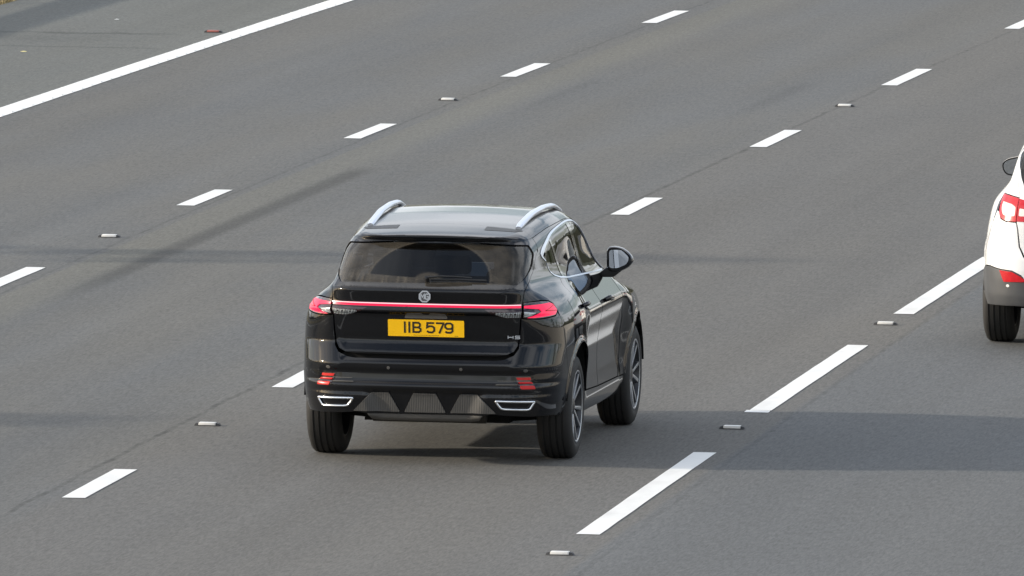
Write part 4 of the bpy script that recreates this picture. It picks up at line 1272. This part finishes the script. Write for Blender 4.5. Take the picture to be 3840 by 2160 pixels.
        rd = panel(B, 'W', [[(Uy(.31), 1.215), (Uy(.21), 1.05), (Uy(.29), .85)] + arch(.460, 54, 12, 0, zc, 8) + [(Uy(.50), .44), (Uy(1.12), .43), (Uy(1.10), 1.0), (Uy(1.05), 1.165)]], 'rear_door', wh, car, **k, **K)
        fd = panel(B, 'W', [[(Uy(1.06), 1.165), (Uy(1.11), 1.0), (Uy(1.13), .43), (Uy(1.98), .43), (Uy(2.08), .6), (Uy(2.08), .85), (Uy(1.95), 1.12)]], 'front_door', wh, car, **k, **K)
        panel(B, 'W', [[(Uy(.44), .43), (Uy(2.16), .42), (Uy(2.16), .29), (Uy(.48), .29)]], 'sill', gp, car, **k, **K)
        panel(B, 'W', [[(Uy(1.97), 1.12), (Uy(2.10), .85), (Uy(2.10), .6), (Uy(2.0), .42), (Uy(2.17), .42)] + [(Uy(2.64) + .42 * math.cos(math.radians(a)), zc + .42 * math.sin(math.radians(a))) for a in np.linspace(170, 22, 24)] + [(Uy(3.12), .55), (Uy(3.10), .86), (Uy(2.7), .96), (Uy(2.2), 1.06)]], 'front_wing', wh, car, **k, **K)
        gl_ = [(u, z - .012) for u, z in dt] + [(Uy(1.95), 1.145)] + [(u, z + .008) for u, z in db]
        cut = lambda a, b: [(Uy(y), z) for y, z in a + b]
        panel(B, 'W', [cut([(-.17, 1.325), (.0, 1.28), (.16, 1.25), (.10, 1.44)], [(-.02, 1.41), (-.15, 1.365)])], 'quarter_window', M['glass_priv'], car, gap=0, off=-.004, skirt=0, **k, **K)
        panel(B, 'W', [cut([(.24, 1.24), (.5, 1.215), (1.03, 1.187), (.98, 1.50)], [(.8, 1.50), (.3, 1.475), (.19, 1.455)])], 'window', M['glass_priv'], rd, gap=0, off=-.004, skirt=0, **k, **K)
        panel(B, 'W', [cut([(1.12, 1.182), (1.88, 1.15), (1.46, 1.40)], [(1.38, 1.43), (1.18, 1.485), (1.07, 1.497)])], 'window', M['glass_side'], fd, gap=0, off=-.004, skirt=0, **k, **K)
        panel(B, 'W', [gl_], 'window_surround', gb, car, gap=0, off=-.009, skirt=0, **k, **K)
        for d, y0, z0 in ((rd, .36, .99), (fd, 1.22, .965)):
            pts = []
            for t in np.linspace(0, 1, 7):
                P, _ = B.wrap(np.array([[Uy(y0 + .2 * t), z0]])); n = B.normal(P)[0]
                P = P[0] + n * (.003 + .03 * min(1, math.sin(math.pi * t) * 1.8)); pts.append((P[0] * sx, P[1], P[2]))
            MB().tube(pts, (.012, .016), 8).build('handle', wh, d)
        mo = fillet([(.815, 1.285), (.835, 1.293), (.93, 1.272), (.975, 1.240), (.972, 1.190), (.945, 1.150), (.885, 1.138), (.825, 1.150)], .02, 3)
        cx, cz = .90, 1.215; V = []; n = len(mo)
        for sc_, yy in ((.90, 1.545), (1.0, 1.555), (1.03, 1.60), (.9, 1.66), (.5, 1.70), (.03, 1.71)):
            V += [((cx + (x - cx) * sc_) * sx, yy, cz + (z - cz) * sc_) for x, z in mo]
        mb = MB().add(V, [(r * n + i, r * n + (i + 1) % n, (r + 1) * n + (i + 1) % n, (r + 1) * n + i) for r in range(5) for i in range(n)])
        mir = mb.build('door_mirror', wh, car, auto=50)
        MB().prism([((cx + (x - cx) * .99) * sx, cz + (z - cz) * .99) for x, z in mo], 1.540, 1.549, 1).build('mirror_rim', gb, mir)
        MB().add([((cx + (x - cx) * .84) * sx, 1.531 - (z - cz) * .05, cz + (z - cz) * .84) for x, z in mo], [tuple(range(n))]).build('mirror_glass', M['mirror'], mir)
        MB().box((.80 * sx, 1.60, 1.165), (.14, .07, .04)).build('mirror_foot', gb, mir, bevel=.01)
        for yc in (0, 2.64):
            lb = MB(); V = []; na = 20
            for a in np.linspace(8, 172, na):
                ca_, sa_ = math.cos(math.radians(a)), math.sin(math.radians(a))
                V += [(.885 * sx, yc + .43 * ca_, zc + .43 * sa_), (.52 * sx, yc + .43 * ca_, zc + .43 * sa_)]
            lb.add(V, [(2 * i, 2 * i + 1, 2 * i + 3, 2 * i + 2) for i in range(na - 1)])
            lb.add([(.52 * sx, y, z) for x, y, z in V[1::2]], [tuple(range(na))])
            lb.build('arch_liner', M['liner'], car)
    panel(B, 'F', [sym([(0, .30), (.55, .30), (.70, .36), (.74, .55), (.72, .74), (.5, .80), (0, .80)])], 'front_bumper', wh, car, sp=(.06, .05), step=.05, skirt=.03)
    both(B, 'F', [fillet([(.42, .76), (.68, .70), (.70, .78), (.45, .81)], .01)], 'headlight', M['clear_lens'], car, sp=(.05, .04), step=.03, off=.006, skirt=.02)
    ub = MB(); ub.prism([(-.72, .32), (.45, .30), (.55, .24), (2.1, .24), (2.3, .33), (3.2, .33), (3.3, .5), (3.2, .70), (2.3, .62), (.5, .62), (-.68, .60)], -.52, .52, 0)
    ub.box((0, 1.32, .34), (1.66, 1.6, .14)); ub.build('underbody', M['liner'], car)
    MB().tube([(-.68, 0, .29), (.68, 0, .29)], .04, 8).build('rear_axle', M['liner'], car)
    st = MB(); st.box((0, .55, .85), (1.25, .2, .7)); rs = st.build('rear_seat', M['seat'], car, bevel=.05)
    for x in (-.36, .36):
        MB().box((x, 1.18, .90), (.5, .2, .75)).build('front_seat', M['seat'], car, bevel=.06)
    MB().prism([(1.85, .55), (1.85, 1.0), (2.25, 1.06), (2.25, .55)], -.7, .7, 0).build('dashboard', M['trim_in'], car, bevel=.02)
    wr = make_wheel('wheel', R=.348, W=.225, rim=.236); wr.parent = car; wr.location = (.79, 0, .345)
    for x, y, sgn in ((.79, 2.64, 1), (-.79, 0, -1), (-.79, 2.64, -1)):
        w2 = copy_tree(wr, car); w2.location = (x, y, .345); w2.rotation_euler = (RND.uniform(0, 6), 0, math.pi if sgn < 0 else 0)
    return car
M['clad'] = simple('grey_cladding', (.058, .060, .064), .5, var=.2, nscale=6)
M['red2'] = simple('red_tail_lens', (.46, .006, .012), .2, var=.25, nscale=40, coat=.4)
M['clear_lens2'] = simple('white_tail_lens', (.70, .62, .58), .15, .1, .1, 60, coat=.6)
build_white_suv()

# ----------------------------------------------------------------------------
#  roadside beyond the frame: barriers and trees that shade the road and show in the paint
# ----------------------------------------------------------------------------
def beam_barrier():
    e = empty('crash_barrier', rp(0, -11.98)); ex, ey, _ = e.location
    tag(e, 'galvanised steel crash barrier along the grass verge', 'barrier')
    prof = [(0, 0.555), (0.05, 0.577), (0.05, 0.6099), (0.01, 0.6429), (0.01, 0.6721), (0.05, 0.7051), (0.05, 0.738), (0, 0.76), (-0.012, 0.76), (0.038, 0.7344), (0.038, 0.7088), (0, 0.6758), (0, 0.6392), (0.038, 0.6063), (0.038, 0.5806), (-0.012, 0.555)]
    V = []; ss = np.arange(-60, 130, 4.0); k = len(prof)
    for s in ss:
        for dn, z in prof:
            x, y, _ = rp(s, -11.98 + dn); V.append((x - ex, y - ey, z))
    MB().add(V, [(i * k + j, i * k + (j + 1) % k, (i + 1) * k + (j + 1) % k, (i + 1) * k + j) for i in range(len(ss) - 1) for j in range(k)]).build('rail', M['steel'], e)
    p0 = None
    for s in ss[::1]:
        x, y, _ = rp(s + 1, -12.07)
        if p0 is None:
            p0 = MB().box((0, 0, .36), (.11, .06, .74)).build('post', M['steel'], e)
        else:
            q = p0.copy(); COL.objects.link(q); p_ = q
        (p0 if s == ss[0] else q).location = (x - ex, y - ey, 0)
beam_barrier()
V = []; k = 6
pr = [(-.32, -.02), (.32, -.02), (.27, .35), (.13, .92), (-.13, .92), (-.27, .35)]
ss = np.arange(-120, 420, 6.0)
for s in ss:
    for dn, z in pr: V.append(rp(s, 10.0 + dn, z))
tag(MB().add(V, [(i * k + j, i * k + (j + 1) % k, (i + 1) * k + (j + 1) % k, (i + 1) * k + j) for i in range(len(ss) - 1) for j in range(k)]).build('concrete_barrier', M['concrete']), 'pale concrete barrier along the middle of the motorway', 'barrier')

def leaf_mat(name, a, b):
    m = Mat(name)
    n = m.noise(m.coord(), 1.6, 3); oi = m.nt.nodes.new('ShaderNodeObjectInfo'); rnd = E(m.nt, oi.outputs['Random'])
    c = m.mix(n.step(.3, .7), a, b)
    m.set(Base_Color=m.scale(c, rnd * .35 + .8), Roughness=.6); return m.m
M['leaf'] = leaf_mat('foliage', (.030, .052, .016), (.075, .095, .030))
M['leaf2'] = leaf_mat('olive_foliage', (.045, .055, .018), (.10, .105, .038))

def tree_mesh(seed, H, rx, base, clumps, leaves, slim=False):
    r = random.Random(seed); t = MB()
    tk = .35 if slim else 1.0
    t.tube([(0, 0, 0), (.05, .02, H * .3), (-.04, .05, H * .6), (0, 0, H * .88)], [.021 * H * tk, .017 * H * tk, .010 * H * tk, .02], 8)
    C_ = []
    for i in range(clumps):
        u = r.random(); z = base + (H - base) * u
        w = rx * (math.sin(math.pi * min(1, .12 + .88 * (1 - u)) * .62) if slim else math.sin(math.pi * (.18 + .78 * u)) ** .8)
        a = r.uniform(0, 6.283); d = w * math.sqrt(r.random()) * .9
        C_.append((d * math.cos(a), d * math.sin(a), z, (.22 if slim else .30) * rx * r.uniform(.6, 1.2)))
    for i, (x, y, z, q) in enumerate(C_):
        if i % 4 == 0: t.tube([(0, 0, z * .75), (x * .5, y * .5, z * .9), (x, y, z)], [.05 * H / 8, .03 * H / 8, .01], 5)
    rs = np.random.RandomState(seed); V = []; Fc = []
    for x, y, z, q in C_:
        d = rs.normal(size=(leaves, 3)); d /= np.linalg.norm(d, axis=1)[:, None]
        rad = q * rs.uniform(.45, 1.0, (leaves, 1)) ** .6
        c = np.array([x, y, z]) + d * rad * [1, 1, .8]
        for cc in c:
            a = rs.normal(size=3); a /= np.linalg.norm(a); b = np.cross(a, rs.normal(size=3)); b /= np.linalg.norm(b)
            s = rs.uniform(.07, .15) * (H / 9) ** .5; n = len(V)
            V += [cc - a * s, cc + b * s * .5, cc + a * s, cc - b * s * .5]; Fc.append((n, n + 1, n + 2, n + 3))
    return t, V, Fc
def tree(seed, H, rx, base, clumps, leaves, mat, slim=False):
    e = empty('tree')
    t, V, Fc = tree_mesh(seed, H, rx, base, clumps, leaves, slim)
    t.build('trunk', M['bark'], e)
    mesh('crown', V, Fc, mat, e)
    return e
protos = [tree(3, 9.5, 3.0, 2.0, 70, 60, M['leaf']), tree(5, 12.0, 3.6, 2.6, 80, 60, M['leaf2']), tree(8, 7.5, 2.8, 1.2, 60, 60, M['leaf'])]
first = [True] * 3
def put(k, s, n, sc, label, group):
    o = protos[k] if first[k] else copy_tree(protos[k])
    first[k] = False
    x, y, _ = rp(s, n); o.location = (x, y, -.06); o.rotation_euler = (0, 0, RND.uniform(0, 6.28)); o.scale = (sc, sc, sc * RND.uniform(.9, 1.1))
    tag(o, label, 'tree', group)
s = 14.0
while s < 380:
    put(RND.randrange(3), s, RND.uniform(42, 60), RND.uniform(.50, .95), 'leafy tree in the row beyond the opposite carriageway', 'trees beyond the opposite carriageway')
    s += RND.uniform(11, 18)
s = 130.0
while s < 360:
    put(RND.randrange(3), s, RND.uniform(-30, -19), RND.uniform(.85, 1.3), 'leafy tree up the left-hand verge ahead', 'trees up the left-hand verge')
    s += RND.uniform(15, 25)
# two slim trees on the left verge; their thin shade lies across the lanes
for sd, s, n, H, lab in ((21, 5.6, -14.6, 5.2, 'slim upright tree on the left verge shading the left lanes'), (22, -10.0, -13.6, 3.8, 'shorter slim tree on the left verge nearer the camera')):
    o = tree(sd, H, 1.45, .4, 60, 40, M['leaf2'], True)
    x, y, _ = rp(s, n); o.location = (x, y, -.03); tag(o, lab, 'tree', 'slim trees on the left verge')
# tussocks at the back edge of the hard shoulder
rs = np.random.RandomState(4); V = []; Fc = []
for i in range(5200):
    s = rs.uniform(30, 52); n = -10.56 - abs(rs.normal()) * .5
    x, y, _ = rp(s, n); h = rs.uniform(.04, .14); a = rs.uniform(0, 6.28); w = .006; k = len(V)
    dx, dy = math.cos(a) * w, math.sin(a) * w; lx, ly = rs.normal(size=2) * .05
    V += [(x - dx, y - dy, -.02), (x + dx, y + dy, -.02), (x + lx, y + ly, h)]; Fc.append((k, k + 1, k + 2))
def straw():
    m = Mat('dry_grass_blades'); m.set(Base_Color=m.mix(m.noise(m.coord(), 3, 3).step(.3, .7), (.20, .17, .075), (.36, .28, .15)), Roughness=.8); return m.m
tag(mesh('dry_grass', V, Fc, straw()), 'dry grass fringe behind the hard shoulder', kind='stuff')
# far wooded skyline all round; distance haze is mixed into its leaf colours
V = []; Fc = []; rs = np.random.RandomState(9); n = 420
for i in range(n):
    a = 6.28318 * i / n; R0 = 820 + 60 * math.sin(3 * a)
    h = 11 + 12 * max(0, math.cos(a - 1.45)) ** 2 + 9 * math.sin(5 * a + 1) + 6 * math.sin(13 * a) + rs.uniform(-3, 3)
    for rr, z in ((0, -1), (-8, h * .55), (6, h), (40, h * .9), (60, -1)):
        V.append(((R0 + rr + rs.uniform(-4, 4)) * math.cos(a), (R0 + rr) * math.sin(a), z if z < 0 else z + rs.uniform(-2, 2)))
for i in range(n):
    for j in range(4):
        Fc.append((i * 5 + j, ((i + 1) % n) * 5 + j, ((i + 1) % n) * 5 + j + 1, i * 5 + j + 1))
tag(mesh('distant_wood', V, Fc, leaf_mat('hazed_far_foliage', (.085, .095, .070), (.125, .130, .100))), 'far wooded skyline', kind='stuff')
